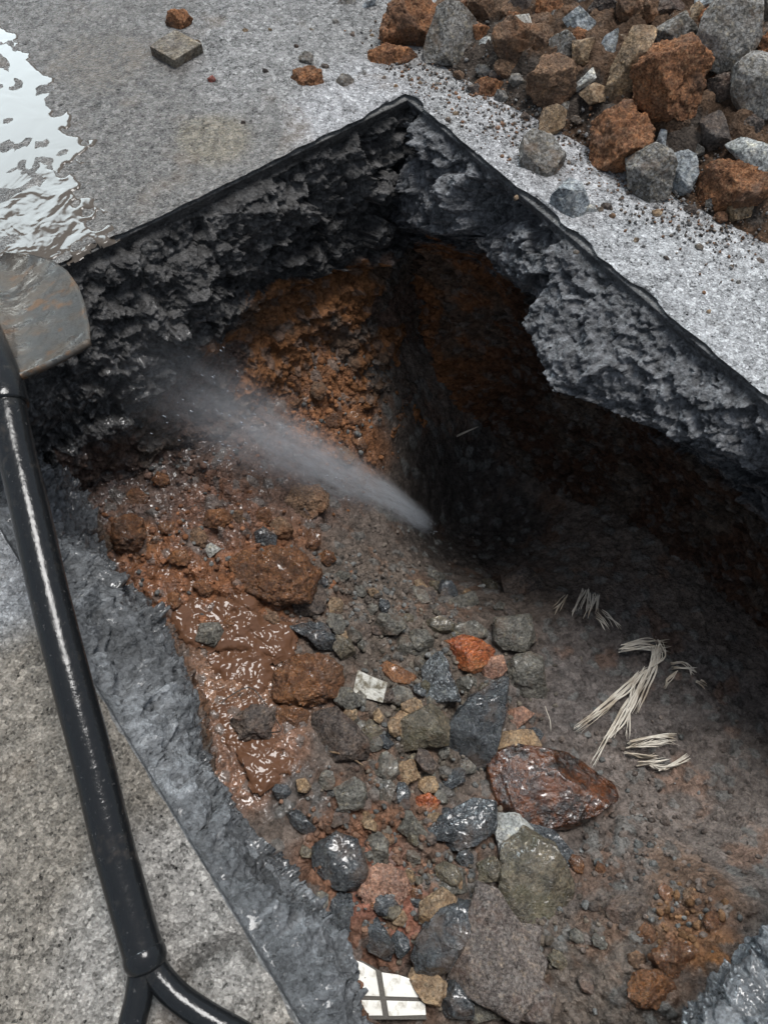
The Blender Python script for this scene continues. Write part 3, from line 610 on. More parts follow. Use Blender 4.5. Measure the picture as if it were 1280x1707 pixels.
GF, GH, GG = 'stones and clods lying on the pit floor', 'stones and clods of the dug-out heap', 'loose pieces lying on the pavement'
S_, C_ = 'stone', 'clay_clod'
FLOOR = [
 ('redblk', S_, 'big glossy dark red and black stone, wettest on the pit floor', [(815,1265),(870,1248),(950,1262),(1008,1300),(1015,1328),(985,1350),(945,1372),(880,1372),(828,1345),(810,1308)], dict(lift=.45, cuts=7)),
 ('olive', S_, 'large wet mossy olive boulder below the glossy red stone', [(846,1412),(880,1385),(928,1415),(952,1470),(948,1522),(905,1542),(850,1534),(832,1500)], dict(lift=.5)),
 ('pale', S_, 'pale grey upright stone leaning on the mossy olive boulder', [(822,1362),(858,1355),(890,1385),(862,1412),(850,1448),(832,1425)], dict(lift=.42)),
 ('slate', S_, 'smooth blue-grey flat stone tucked behind the mossy boulder', [(885,1378),(925,1388),(960,1430),(950,1470),(905,1440)], dict(lift=.25)),
 ('slate', S_, 'pointed dark blue slab left of the pale upright stone', [(712,1398),(735,1362),(788,1335),(826,1340),(822,1382),(792,1405),(742,1414)], dict(lift=.4)),
 ('slate2', S_, 'grey wedge with a sharp lower edge beside the dark blue slab', [(645,1357),(685,1355),(712,1390),(708,1414),(665,1386)], {}),
 ('slate', S_, 'longest blue-grey slab, standing on edge among the floor stones', [(780,1168),(846,1130),(842,1190),(822,1250),(792,1297),(745,1300),(727,1240)], dict(lift=.45, cuts=5)),
 ('redor', S_, 'rust-orange glossy stone at the top of the stone cluster', [(740,1070),(775,1058),(795,1066),(822,1078),(818,1105),(790,1121),(745,1108)], dict(lift=.5)),
 ('pink', S_, 'small pinkish lump touching the rust-orange stone', [(800,1096),(838,1093),(845,1122),(806,1136)], {}),
 ('slate2', S_, 'squarish grey-brown block at the edge of the dark soil', [(826,1030),(885,1025),(889,1066),(872,1086),(822,1080)], dict(lift=.5, thick=.9)),
 ('slate2', S_, 'tall rectangular grey-brown block below the squarish one', [(848,1096),(903,1086),(908,1165),(866,1176),(848,1160)], dict(lift=.45)),
 ('glint', S_, 'pyramid-shaped stone with wet glints painted on its face', [(732,1085),(746,1102),(766,1166),(708,1167),(702,1112)], dict(lift=.45)),
 ('wetclay', C_, 'orange-brown elongated chunk above the white square block', [(632,1112),(645,1102),(690,1124),(698,1140),(660,1143)], dict(rough=False)),
 ('slate2', S_, 'grey-green flat stone left of the rust-orange stone', [(655,1066),(698,1058),(720,1088),(690,1106),(652,1097)], dict(lift=.25)),
 ('slate2', S_, 'flat grey stone half sunk in gravel near the dark hollow', [(742,1002),(790,984),(797,1005),(770,1021),(748,1016)], dict(lift=.25)),
 ('dark', S_, 'brown cobble at the edge of the black hollow', [(835,957),(878,943),(905,975),(890,1010),(848,1006)], dict(lift=.5)),
 ('tan', 'pebble', 'small round orange-tan pebble among grey gravel', (729,1040,24,22), {}),
 ('slate2', S_, 'greenish striped stone just above the rust-orange stone', [(738,1046),(790,1034),(818,1056),(790,1068),(748,1065)], {}),
 ('olive', S_, 'large olive rock with a dark hollow beneath it', [(655,1208),(720,1174),(748,1200),(745,1240),(690,1246),(660,1252)], dict(lift=.5)),
 ('dark', S_, 'broad mud-coated brown slab beside the muddy water', [(518,1192),(560,1180),(612,1230),(612,1262),(535,1266)], dict(lift=.3)),
 ('slate2', S_, 'small greenish stone right under the white square block', (666,1160,46,32), {}),
 ('olive', S_, 'small olive stone wedged above the large olive rock', (672,1186,40,28), {}),
 ('tan', C_, 'tan crumbly lump below the olive rock', [(652,1275),(690,1268),(700,1295),(672,1312),(655,1298)], dict(rough=True)),
 ('tan', S_, 'small tan-grey rounded stone right of the tan crumbly lump', (714,1309,36,28), {}),
 ('slate2', S_, 'small grey cube-like stone left of the tan lump', [(624,1312),(645,1297),(660,1312),(650,1340),(626,1342)], dict(thick=1)),
 ('slate2', S_, 'grey-green angular stone on brown soil left of the small cube', [(556,1316),(590,1297),(612,1312),(606,1345),(570,1352)], dict(lift=.45)),
 ('slate', S_, 'narrow blue-black flat stone near the broken concrete edge', [(478,1356),(495,1350),(527,1380),(515,1394),(485,1374)], {}),
 ('slate', S_, 'glossy dark five-sided stone on reddish soil', [(523,1412),(560,1391),(595,1405),(613,1450),(600,1480),(560,1476),(524,1450)], dict(lift=.4, thick=.5, cuts=8, sharp=5)),
 ('slate', S_, 'dark triangular stone just below the glossy five-sided one', [(558,1490),(585,1494),(591,1550),(562,1561),(542,1541)], {}),
 ('slate', S_, 'dark blue-grey flat stone above the white tile', [(590,1530),(620,1524),(656,1570),(650,1600),(615,1582)], dict(lift=.3)),
 ('slate', S_, 'thick dark blue slab with wet ridged top above the tan-olive stone', [(700,1558),(760,1500),(792,1510),(782,1560),(745,1610),(705,1622),(686,1590)], dict(lift=.45)),
 ('tan', C_, 'tan clay lump resting on the thick dark blue slab', [(700,1505),(738,1484),(762,1502),(722,1548),(700,1532)], dict(rough=False, lift=.6)),
 ('slab', S_, 'large flat brown-grey slab with a pinkish broken edge', [(803,1488),(836,1500),(905,1600),(880,1650),(850,1682),(790,1652),(747,1625)], dict(lift=.55, thick=.36, cuts=3, sharp=7)),
 ('slate2', S_, 'thin grey flake lying flat in the reddish soil', [(705,1462),(770,1448),(790,1482),(745,1492)], dict(lift=.2)),
 ('tan', S_, 'tan-olive stone overlapping the corner of the white tile', [(688,1618),(715,1611),(740,1640),(731,1672),(705,1666),(681,1632)], dict(lift=.6)),
 ('slate', S_, 'black wet stone right of the tan-olive stone', [(735,1640),(760,1638),(788,1668),(790,1695),(738,1690)], {}),
 ('slab', S_, 'square grey flat stone at the bottom of the photo', [(890,1623),(926,1660),(908,1707),(862,1692),(842,1668)], dict(lift=.35, cuts=4)),
 ('slate2', S_, 'grey-brown stone between the black stone and the square one', [(780,1646),(810,1648),(840,1692),(790,1700)], {}),
 ('brick', 'brick_chip', 'small red brick chip on the large flat slab', (880,1603,30,26), dict(lift=.7, cat='brick chip')),
 ('slab', S_, 'thin dark slate under the mossy olive boulder', [(845,1542),(905,1545),(892,1592),(850,1577)], dict(lift=.2)),
 ('wetclay', C_, 'biggest wet orange clod in the upper part of the muddy patch', [(412,945),(455,915),(495,920),(530,955),(520,1000),(470,1006),(420,988)], dict(lift=.5)),
 ('wetclay', C_, 'upright orange clod left of the biggest wet orange clod', [(383,935),(405,918),(432,922),(432,980),(395,990)], dict(lift=.45)),
 ('dark', S_, 'dark rock with an orange lower side in wet clay', [(478,990),(510,970),(546,976),(541,1018),(500,1030)], dict(lift=.45)),
 ('wetclay', C_, 'large golden-brown clod at the edge of the muddy water', [(456,1135),(480,1105),(530,1090),(572,1115),(562,1158),(500,1176),(460,1165)], dict(lift=.5)),
 ('slate2', 'pebble', 'round blue-grey pebble sitting in orange mud', (351,1057,50,44), dict(lift=.5)),
 ('slate', S_, 'dark wedge-shaped stone between mud and grey gravel', [(480,1046),(520,1036),(562,1062),(558,1085),(530,1080),(512,1062)], dict(lift=.5)),
 ('dark', C_, 'dark wet lump with a root across it in muddy water', (425,1205,74,60), dict(rough=True)),
 ('white', 'stone_chip', 'tiny white chip on wet brown soil', [(340,912),(352,905),(368,915),(350,930)], dict(lift=.6, cat='stone chip')),
 ('slate', S_, 'small dark angular stone above the biggest wet orange clod', [(425,888),(440,878),(462,895),(456,920),(430,915)], {}),
 ('wetclay', C_, 'orange clod in wet brown soil above the tiny white chip', (362,865,48,38), {}),
 ('wetclay', C_, 'orange clod stuck against the left concrete wall', (215,893,54,74), dict(lift=.45)),
 ('brown', C_, 'brown soil mound at the edge of the water spray', (510,835,78,56), dict(lift=.25)),
 ('dark', S_, 'brown stone bedded in grey soil near the lower right', (1045,1520,72,54), dict(lift=.3)),
 ('wetclay', C_, 'orange clay lump beside the lower right concrete edge', (1130,1598,90,56), dict(lift=.3)),
 ('wetclay', C_, 'wet orange-brown lump just above the bottom concrete edge', (1085,1650,80,60), dict(lift=.3)),
 ('pale', S_, 'whitish chip glinting in the gravel by the brown cobble', (803,978,14,10), dict(lift=.6)),
 ('pink', S_, 'pinkish flat stone below the tall rectangular block', [(835,1190),(870,1178),(890,1190),(860,1215),(838,1212)], {}),
 ('tan', S_, 'orange-brown stone behind the glossy dark red one', [(800,1268),(840,1225),(890,1218),(905,1245),(850,1262),(812,1300)], dict(lift=.35)),
 ('slate', S_, 'small blue stone under the right end of the slab cluster', (888,1228,40,34), {}),
 ('redor', C_, 'reddish crumbly lump beside the pointed dark blue slab', (712,1340,44,34), dict(rough=True)),
 ('pink', C_, 'pink-red crumbly clod above the white tile', (640,1480,90,70), dict(rough=True, lift=.2)),
 ('slate2', S_, 'grey stone chip poking from soil beside the tan lump', (600,1215,36,30), {}),
 ('olive', S_, 'small olive stone between white block and large olive rock', (620,1218,34,40), {}),
 ('wetclay', C_, 'orange-brown clay pat under the golden-brown clod', (485,1195,70,40), dict(lift=.2)),
]
for mat, nm, lab, out, kw in FLOOR: rock(mat, nm, lab, out, 'floor', group=GF, **kw)
# smaller stones nobody would tell apart
rg = random.Random(5)
small = [(545,1300,26,22),(590,1275,22,16),(505,1310,24,20),(625,1240,22,20),(700,1150,20,18),(690,1270,22,18),(735,1330,22,16),(660,1330,18,14),(610,1370,26,18),(640,1385,22,16),
 (775,1430,24,20),(815,1450,34,44),(690,1430,22,16),(560,1370,22,16),(585,1190,20,18),(775,1140,22,24),(790,1180,20,26),(830,1290,20,18),(860,1200,20,16),(925,1260,24,18),
 (560,1010,24,20),(600,985,20,16),(640,1010,22,16),(680,1030,18,14),(590,1060,22,18),(630,1050,20,14),(700,975,20,16),(570,960,22,16),(525,1110,16,14),(760,1060,16,14),
 (630,1440,22,16),(680,1470,20,14),(665,1530,24,20),(790,1520,20,18),(830,1620,24,18),(930,1600,26,20),(960,1560,20,16),(980,1640,28,22),(905,1500,22,18),(1000,1570,22,18),
 (470,1320,26,20),(510,1420,20,16),(535,1500,26,20),(640,1620,18,14),(760,1470,24,16),(715,1290,18,14),(650,1220,18,16),(808,1150,20,20),(700,1105,18,18),(735,1020,18,14)]
for _ in range(130):
    x, y = rg.gauss(690, 120), rg.uniform(960, 1660)
    if _ % 3 == 0: x = rg.gauss(700, 80)
    if x > 560 + (y - 1300) * .35 and x < 900 and not (780 < x and 1220 < y < 1540) and not (y > 1600 and x < 720): k_ = 1.7 if _ % 3 == 0 else 1.0; small.append((x, y, k_ * rg.uniform(13, 26), k_ * rg.uniform(11, 20)))
for i, (x, y, w, h) in enumerate(small):
    m = ['slate2', 'dark', 'tan', 'slate2', 'slate', 'olive'][i % 6]
    rock(m, 'pebble', 'small stone, one of many scattered between the larger pit floor stones', (x, y, w * 1.25, h * 1.25, rg.uniform(0, 90)), 'floor', lift=.5, group='small stones scattered on the pit floor', thick=.8)
smallc = [(330,900,34,26),(300,930,30,22),(290,1000,26,22),(470,880,34,28),(520,900,30,24),(545,930,26,20),(400,860,26,22),(340,980,28,20),(280,880,28,22),(450,1030,30,22),(385,1040,26,20),
 (440,860,28,22),(570,760,30,26),(600,740,24,20),(555,700,30,24),(530,650,28,22),(590,700,26,22),(490,640,26,20),(600,800,24,18),(230,830,30,24),(270,800,26,20),(650,1545,26,20),(620,1500,24,20),(590,1420,26,20),(640,1400,28,20),
 (690,1490,26,20),(1080,1560,34,26),(1150,1500,30,24),(1190,1540,30,26),(1110,1490,26,20),(1060,1600,28,22),(960,1440,26,20),(1000,1450,22,16)]
for i, (x, y, w, h) in enumerate(smallc):
    rock('wetclay' if i % 3 else 'brown', C_, 'small reddish clay clod, one of many stuck to the pit floor', (x, y, w * 1.2, h * 1.2, rg.uniform(0, 90)), 'floor', lift=.35, group='small clay clods on the pit floor')

HEAP = [
 ('orange', C_, 'big orange clod at the left end of the heap, beside the grey block', [(636,45),(650,15),(690,2),(724,10),(728,50),(710,86),(680,95),(640,82)], dict(lift=.55)),
 ('grey', S_, 'large grey-brown block with a pale right face', [(728,20),(745,11),(764,14),(796,45),(800,72),(786,106),(712,106),(708,80)], dict(lift=.5, cuts=6)),
 ('orange', C_, 'flattened orange clay pat lying in front of the left orange clod', [(610,92),(640,76),(700,88),(695,108),(660,121),(622,116)], dict(lift=.15, thick=.5)),
 ('brown', C_, 'brown clod behind the large grey-brown block', [(778,5),(812,-6),(826,30),(812,60),(788,50)], {}),
 ('pale', S_, 'small grey-green stone touching the pale face of the grey block', [(798,66),(818,62),(824,80),(815,94),(800,90)], {}),
 ('brown', C_, 'wide brown clod carrying a whitish stone', [(826,50),(850,34),(880,50),(908,45),(924,80),(892,112),(855,106),(830,84)], dict(lift=.5)),
 ('white', S_, 'whitish stone lying on the wide brown clod', [(853,30),(880,27),(888,45),(866,60),(852,52)], dict(lift=1.3)),
 ('orange', C_, 'dark orange clod under the row of stones at the top', [(893,4),(940,-8),(952,30),(926,44),(898,38)], {}),
 ('blue', S_, 'black and white angular stone at the top of the heap', [(938,32),(963,15),(994,38),(998,52),(965,56),(944,46)], dict(lift=.8)),
 ('grey', S_, 'light grey stone left of a small tan block', [(913,68),(944,54),(962,75),(956,104),(925,96)], dict(lift=.6)),
 ('tan', S_, 'small tan block just left of the upright bluish flake', [(953,72),(988,67),(992,104),(957,108)], dict(lift=.6, thick=.9)),
 ('blue', S_, 'upright pointed bluish flake', [(1005,64),(1026,53),(1022,92),(1012,120),(990,124),(992,100)], dict(lift=.9, thick=.5)),
 ('white', S_, 'white flake below the upright bluish flake', [(956,143),(985,115),(998,118),(990,134),(966,154)], dict(lift=.7, thick=.5)),
 ('brown', C_, 'large round brown cobble caked with mud', [(884,130),(900,103),(925,96),(950,112),(956,150),(938,178),(900,172),(881,150)], dict(lift=.6, rough=True)),
 ('tan', S_, 'small yellow-brown round stone on pavement below the brown cobble', [(902,184),(925,177),(942,187),(940,208),(922,228),(900,218)], dict(lift=.6)),
 ('grey', S_, 'rounded grey-purple stone on the pavement', [(863,240),(885,222),(915,228),(940,258),(935,288),(902,306),(874,286)], dict(lift=.5)),
 ('blue', S_, 'pale bluish stone at the pit edge', [(920,325),(945,303),(965,308),(980,338),(968,364),(935,373),(918,350)], dict(lift=.5)),
 ('orange', C_, 'round orange clod at the heap foot next to the grey faceted block', [(983,215),(1005,190),(1040,178),(1072,205),(1085,240),(1045,278),(1005,292),(984,255)], dict(lift=.55)),
 ('grey', S_, 'grey faceted block with a dark front face', [(1043,268),(1085,246),(1122,262),(1115,325),(1085,346),(1052,322)], dict(lift=.55, cuts=8)),
 ('blue', S_, 'rough bluish stone stuck to the grey faceted block', [(1112,262),(1150,252),(1162,290),(1150,325),(1122,332)], dict(lift=.5)),
 ('blue', S_, 'thin bluish splinter standing behind the grey faceted block', [(1092,245),(1098,218),(1108,218),(1110,250)], dict(lift=.9)),
 ('tan', S_, 'tall yellow-brown slab standing on edge', [(1014,158),(1022,110),(1048,52),(1085,58),(1070,112),(1048,165)], dict(lift=.8)),
 ('orange', C_, 'biggest orange clay block with a smooth dent', [(1064,115),(1090,85),(1140,72),(1176,102),(1184,150),(1160,188),(1102,190),(1068,165)], dict(lift=.75)),
 ('grey', S_, 'grey rock behind the biggest orange clay block', [(1088,52),(1135,26),(1168,58),(1138,84),(1096,80)], dict(lift=.8)),
 ('grey', S_, 'largest light grey rock at the upper right', [(1172,28),(1202,-5),(1252,8),(1264,60),(1242,102),(1205,112),(1168,78)], dict(lift=1.0)),
 ('grey', S_, 'dark grey boulder at the right edge, below the largest rock', [(1218,118),(1248,94),(1290,105),(1300,190),(1250,190),(1228,160)], dict(lift=.8)),
 ('dark', S_, 'dark brown-grey stone in the shadowed gap of the heap', [(1163,196),(1196,186),(1218,235),(1182,262)], dict(lift=.35)),
 ('pale', S_, 'light angular stone at the right edge of the heap foot', [(1208,244),(1232,233),(1275,240),(1292,290),(1258,290)], dict(lift=.6)),
 ('orange', C_, 'wide orange-tan lump at the right end of the heap foot', [(1158,300),(1180,278),(1225,272),(1262,290),(1279,318),(1245,345),(1195,346),(1162,326)], dict(lift=.45)),
 ('tan', S_, 'small tan stone in front of the wide orange-tan lump', [(1208,345),(1232,328),(1254,334),(1250,360),(1220,368)], {}),
 ('brown', C_, 'brown clod at the top edge left of a grey rock', (1048,20,46,50), dict(lift=.7)),
 ('dark', C_, 'dark brown clod beside the black and white stone', (1005,18,48,40), dict(lift=.5, rough=True)),
 ('dark', S_, 'dark olive stone at the top, left of the dark orange clod', (866,14,44,36), dict(lift=.5)),
 ('orange', C_, 'bright orange clod cut by the right edge of the photo', [(1262,70),(1290,50),(1310,90),(1275,105)], dict(lift=.8)),
 ('tan', S_, 'tan stone under the white flake', [(966,156),(990,138),(1016,148),(1012,166),(985,172)], dict(lift=.5)),
 ('dark', S_, 'dark grey slab at the top beside the brown clod', (1105,14,66,34), dict(lift=.7)),
 ('grey', S_, 'grey cobble at the top edge above the dark orange clod', (965,2,52,32), dict(lift=.4)),
 ('blue', S_, 'bluish-white stone at the top edge beside the largest rock', (1178,2,44,26), dict(lift=1.0)),
 ('grey', S_, 'grey boulder in the top right corner', [(1262,0),(1290,-15),(1310,40),(1275,62),(1264,40)], dict(lift=.9)),
 ('brown', C_, 'crumbly brown clod right of the small grey-green stone', (843,112,44,34), dict(lift=.3)),
 ('orange', C_, 'flat orange crumbs pile on pavement left of the brown cobble', (815,150,60,38), dict(lift=.12, thick=.5)),
 ('brown', C_, 'dark brown crumbly clod above the bluish splinter', (1118,208,60,36), dict(lift=.35)),
 ('grey', S_, 'pale grey stone behind the wide brown clod', (925,30,30,26), dict(lift=.4)),
 ('pale', S_, 'small pale stone on the pavement right of the bluish stone', (984,349,22,16), dict(lift=.5)),
 ('dark', S_, 'dark stone under the biggest orange clay block', (1105,200,50,30), dict(lift=.3)),
 ('orange', C_, 'orange crumb on pavement below the grey faceted block', (1200,362,24,18), {}),
 ('brown', C_, 'brown clod filling the gap above the tall yellow-brown slab', (1085,18,40,36), dict(lift=.6)),
 ('tan', S_, 'tan stone tucked between grey rock and largest rock', (1160,30,30,44), dict(lift=.6)),
 ('dark', C_, 'dark clod in the shadowed gap under the largest rock', (1205,150,56,50), dict(lift=.35, rough=True)),
 ('dark', C_, 'dark clod under the right edge boulder', (1245,215,56,40), dict(lift=.3, rough=True)),
]
for mat, nm, lab, out, kw in HEAP: rock(mat, nm, lab, out, 'heap', group=GH, **kw)
for i in range(60):        # the same heap goes on above the frame and between the big pieces
    x, y = rg.uniform(780, 1300), rg.uniform(-130, 200)
    if y > 60 + (x - 780) * .2: y -= 130
    s = rg.uniform(18, 50)
    rock(rg.choice(['brown', 'dark', 'grey', 'tan', 'orange']), rg.choice([S_, C_]), 'one of the smaller stones and clods filling the gaps of the heap', (x, y, s, s * .8, rg.uniform(0, 90)), 'heap', lift=.3, group='smaller pieces filling the heap', sub=5)
for x, y, w, h in [(790,150,22,16),(835,160,20,16),(860,135,24,18),(875,195,16,12),(960,200,18,12),(1010,345,16,12),(1150,350,18,14),(1095,355,16,12),(1185,340,16,14),(1140,232,24,18),(1160,250,22,16),(945,178,20,14),(805,118,24,16),(825,128,22,16),(765,125,18,12),(1000,350,10,9),(1020,360,10,8),(1165,412,14,10),(1265,435,14,9)]:
    rock(rg.choice(['grey', 'tan', 'brown', 'dark']), 'pebble', 'small piece of rubble lying along the foot of the heap', (x, y, w * 1.2, h * 1.2, 20), 'heap', lift=.5, group='small rubble along the heap foot', sub=4)

GROUND = [
 ('orange', C_, 'ridged reddish clay pat alone on the pavement', [(482,132),(492,120),(515,114),(540,122),(545,138),(530,152),(505,152),(488,144)], dict(lift=.25, thick=.6)),
 ('grey', S_, 'small grey-green stone just above the reddish clay pat', [(498,95),(510,87),(522,92),(520,108),(502,112)], {}),
 ('grey', S_, 'grey rounded pebble right of the reddish clay pat', (576,138,32,26), {}),
 ('dark', 'pebble', 'tiny dark pebble at the upper right of the reddish clay pat', (541,112,15,12), {}),
 ('brick', 'brick_chip', 'tiny red brick crumb alone in the middle of the pavement', (353,133,14,14), dict(cat='brick chip')),
 ('orange', C_, 'reddish-brown clay lump resting on the square tile piece', [(275,40),(285,22),(308,19),(322,32),(320,48),(295,52)], dict(lift=.9, thick=.6)),
 ('blue', S_, 'pale blue-grey splinter at the top of the photo left of the heap', [(595,18),(615,0),(632,-4),(618,14),(602,24)], dict(thick=.5)),
 ('grey', S_, 'grey stone at the top edge left of the pale splinter', (578,4,32,16), {}),
 ('dark', 'pebble', 'dark small splinter on pavement below the pale splinter', (588,60,8,16), {}),
]
for mat, nm, lab, out, kw in GROUND: rock(mat, nm, lab, out, 'ground', group=GG, **kw)
for x, y in [(494,77),(520,50),(410,52),(560,37),(442,118),(606,122),(660,145),(620,60),(640,130),(450,50),(405,205),(330,70),(960,420),(1110,430),(1230,470),(1060,400),(1180,520),(760,190),(820,210),(860,330),(700,140)]:
    rock(rg.choice(['grey', 'dark', 'tan']), 'pebble', 'tiny loose pebble lying on the bare pavement', (x, y, rg.uniform(7, 13), rg.uniform(6, 10), 20), 'ground', lift=.5, group='tiny pebbles on the pavement', sub=3)

# ------------------------------------------------------------------ loose grit (uncountable)
def scatter(name, pts, sizes, cols, mat, label):
    bm = bmesh.new(); bmesh.ops.create_icosphere(bm, subdivisions=2, radius=1.0); V0 = np.array([v.co[:] for v in bm.verts]); F0 = np.array([[v.index for v in f.verts] for f in bm.faces]); bm.free()
    r = np.random.RandomState(3); n = len(pts); A = r.normal(size=(n, 3, 3)); Qm, _ = np.linalg.qr(A)
    sc = sizes[:, None] * r.uniform(.55, 1.15, (n, 3)); jit = r.uniform(.78, 1.15, (n, len(V0), 1))
    V = (V0[None] * jit * sc[:, None, :]) @ Qm.transpose(0, 2, 1) + pts[:, None, :]
    Fc = (F0[None] + (np.arange(n) * len(V0))[:, None, None]).reshape(-1, 3)
    o = mesh_from(name, V.reshape(-1, 3), Fc, mat, False, {'Col': np.repeat(cols, len(V0), 0), 'wet': np.full(n * len(V0), .4), 'grit': np.full(n * len(V0), .5)})
    tag(o, label, 'gravel', None, 'stuff')
r = np.random.RandomState(8); pts = []; cl = []
for px, py, rx, ry, n, c in [(620,1000,130,90,420,(.15,.125,.105)),(720,1150,150,160,420,(.15,.13,.105)),(620,1450,130,150,480,(.18,.105,.07)),(800,1500,160,170,300,(.14,.115,.09)),(350,930,180,120,200,(.2,.09,.045)),(560,700,70,110,260,(.22,.1,.045)),(1050,1400,180,160,300,(.13,.105,.09)),(300,760,130,70,160,(.13,.08,.06)),(1130,1540,60,40,70,(.2,.11,.055))]:
    for _ in range(n):
        p, t = hit(px + r.normal() * rx * .55, py + r.normal() * ry * .55, h_floor)
        if .09 < p[0] < .78 and p[1] > .1: pts.append(p); cl.append(np.array(c) * r.uniform(.6, 1.5) if r.rand() > .25 else np.array([.17, .172, .165]) * r.uniform(.5, 1.3))
pts = np.array(pts); pts[:, 2] = h_real(pts[:, 0], pts[:, 1]) + .001
scatter('gravel', pts, np.abs(r.normal(.0030, .0014, len(pts))) + .0012, np.array(cl), MAT_EARTH, 'fine gravel and soil crumbs spread over the pit floor')
pts = []; cl = []
for _ in range(3200):
    u = r.rand(); px, py = 620 + 640 * u + r.normal() * 40, 100 + 290 * u ** 1.2 + r.normal() * 38
    p = at(px, py)
    if p[0] < -0.012: p[2] = max(float(h_mound(p[0], p[1])), 0) + .001; pts.append(p); cl.append(np.array([(.17, .13, .10), (.16, .155, .15), (.2, .195, .19), (.12, .10, .085), (.22, .12, .07)][r.randint(5)]) * r.uniform(.6, 1.3))
pts = np.array(pts); scatter('grit', pts, np.abs(r.normal(.0008, .0011, len(pts))) + .0006, np.array(cl), MAT_EARTH, 'fine grit and soil crumbs strewn along the heap foot on pavement')

# ------------------------------------------------------------------ tiles
def plain(name, fn):
    N = NT(name); fn(N); return N.m
def _tile(N):
    c = N.mix(N.rng(N.noise(60, 5, .6), .5, .68), (.74, .73, .68), (.42, .39, .33)); N.bsdf(c, N.rng(N.noise(30, 3), .3, .7, .12, .4, False), N.bump(N.noise(240, 3), .001, .3))
def _grout(N): N.bsdf(N.mix(N.noise(90, 4), (.11, .10, .085), (.06, .055, .05)), 0.8, N.bump(N.noise(300, 3), .002, .6))
def _block(N):
    c = N.mix(N.rng(N.noise(75, 5, .65), .4, .62), (.52, .51, .46), (.15, .13, .09)); N.bsdf(c, 0.45, N.bump(N.noise(180, 5), .003, .8))
M_TILE, M_GROUT, M_BLOCK = plain('white_glaze', _tile), plain('dark_grout', _grout), plain('weathered_ceramic', _block)
M_TBACK = SM('tile_back', (.17, .145, .11), (.10, .085, .07), (.3, .28, .24), .3, (.2, .11, .06), .25, .3)
def slab(name, corners, th, mat, parent=None, bevel=.0012, origin=None, chips=0.0):
    """a flat plate: corner points of the top face, thickness downwards"""
    bm = bmesh.new(); C = [Vector(c) for c in corners]; o = Vector(origin if origin is not None else sum(C, Vector()) / len(C))
    nrm = (C[1] - C[0]).cross(C[2] - C[0]).normalized()
    if nrm.z < 0: nrm = -nrm
    top = [bm.verts.new(c - o) for c in C]; bot = [bm.verts.new(c - o - nrm * th) for c in C]
    bm.faces.new(top); bm.faces.new(bot[::-1]); n = len(C)
    for i in range(n): bm.faces.new([top[i], bot[i], bot[(i + 1) % n], top[(i + 1) % n]])
    bmesh.ops.recalc_face_normals(bm, faces=bm.faces)
    bmesh.ops.bevel(bm, geom=list(bm.edges), offset=bevel, segments=2, affect='EDGES', profile=.6)
    if chips:
        bmesh.ops.triangulate(bm, faces=bm.faces); bmesh.ops.subdivide_edges(bm, edges=bm.edges, cuts=4, use_grid_fill=True)
        co = np.array([v.co[:] for v in bm.verts]); d = fbm(co, 60, 3, 77)
        for v, k in zip(bm.verts, d): v.co += Vector((k, k * .7, k)) * chips
    me = bpy.data.meshes.new(name); bm.to_mesh(me); bm.free(); me.materials.append(mat)
    ob = bpy.data.objects.new(name, me); scene.collection.objects.link(ob); ob.location = o
    if parent is not None: ob.parent = parent; ob.location = o - parent.location
    return ob
def tp(px, py, z): return at(px, py, z)
ZT = float(h_real(*at(660, 1650, -.42)[:2])) + .018
tile = tag(slab('tile_fragment', [tp(575, 1590, ZT), tp(606, 1603, ZT), tp(640, 1622, ZT), tp(665, 1625, ZT), tp(690, 1633, ZT), tp(712, 1700, ZT), tp(590, 1700, ZT)], .012, M_GROUT), 'broken white mosaic tile fragment with dark grout lines at the bottom', 'tile')
zt = ZT + .0018
for k, cs in enumerate([[(636,1621),(664,1625),(690,1634),(705,1663),(642,1661)], [(580,1595),(606,1606),(626,1618),(633,1661),(590,1659)], [(644,1668),(708,1670),(710,1692),(648,1694)], [(590,1667),(634,1668),(638,1693),(588,1693)]]):
    slab('tile_cell', [tp(x, y, zt) for x, y in cs], .003, M_TILE, tile, .0006)
ZB = float(h_real(*at(615, 1150, -.46)[:2])) + .022
tag(slab('ceramic_block', [tp(596, 1117, ZB + .006), tp(646, 1139, ZB + .003), tp(638, 1172, ZB - .006), tp(587, 1158, ZB - .004)], .022, M_BLOCK, None, .0015, None, .0016), 'whitish square ceramic block among grey stones on the pit floor', 'ceramic block')
tag(slab('tile_fragment', [tp(249, 76, .016), tp(292, 48, .018), tp(337, 72, .016), tp(290, 100, .014)], .020, M_TBACK, None, .002, None, .0022), 'square brown tile piece lying wrong side up on the pavement', 'tile')

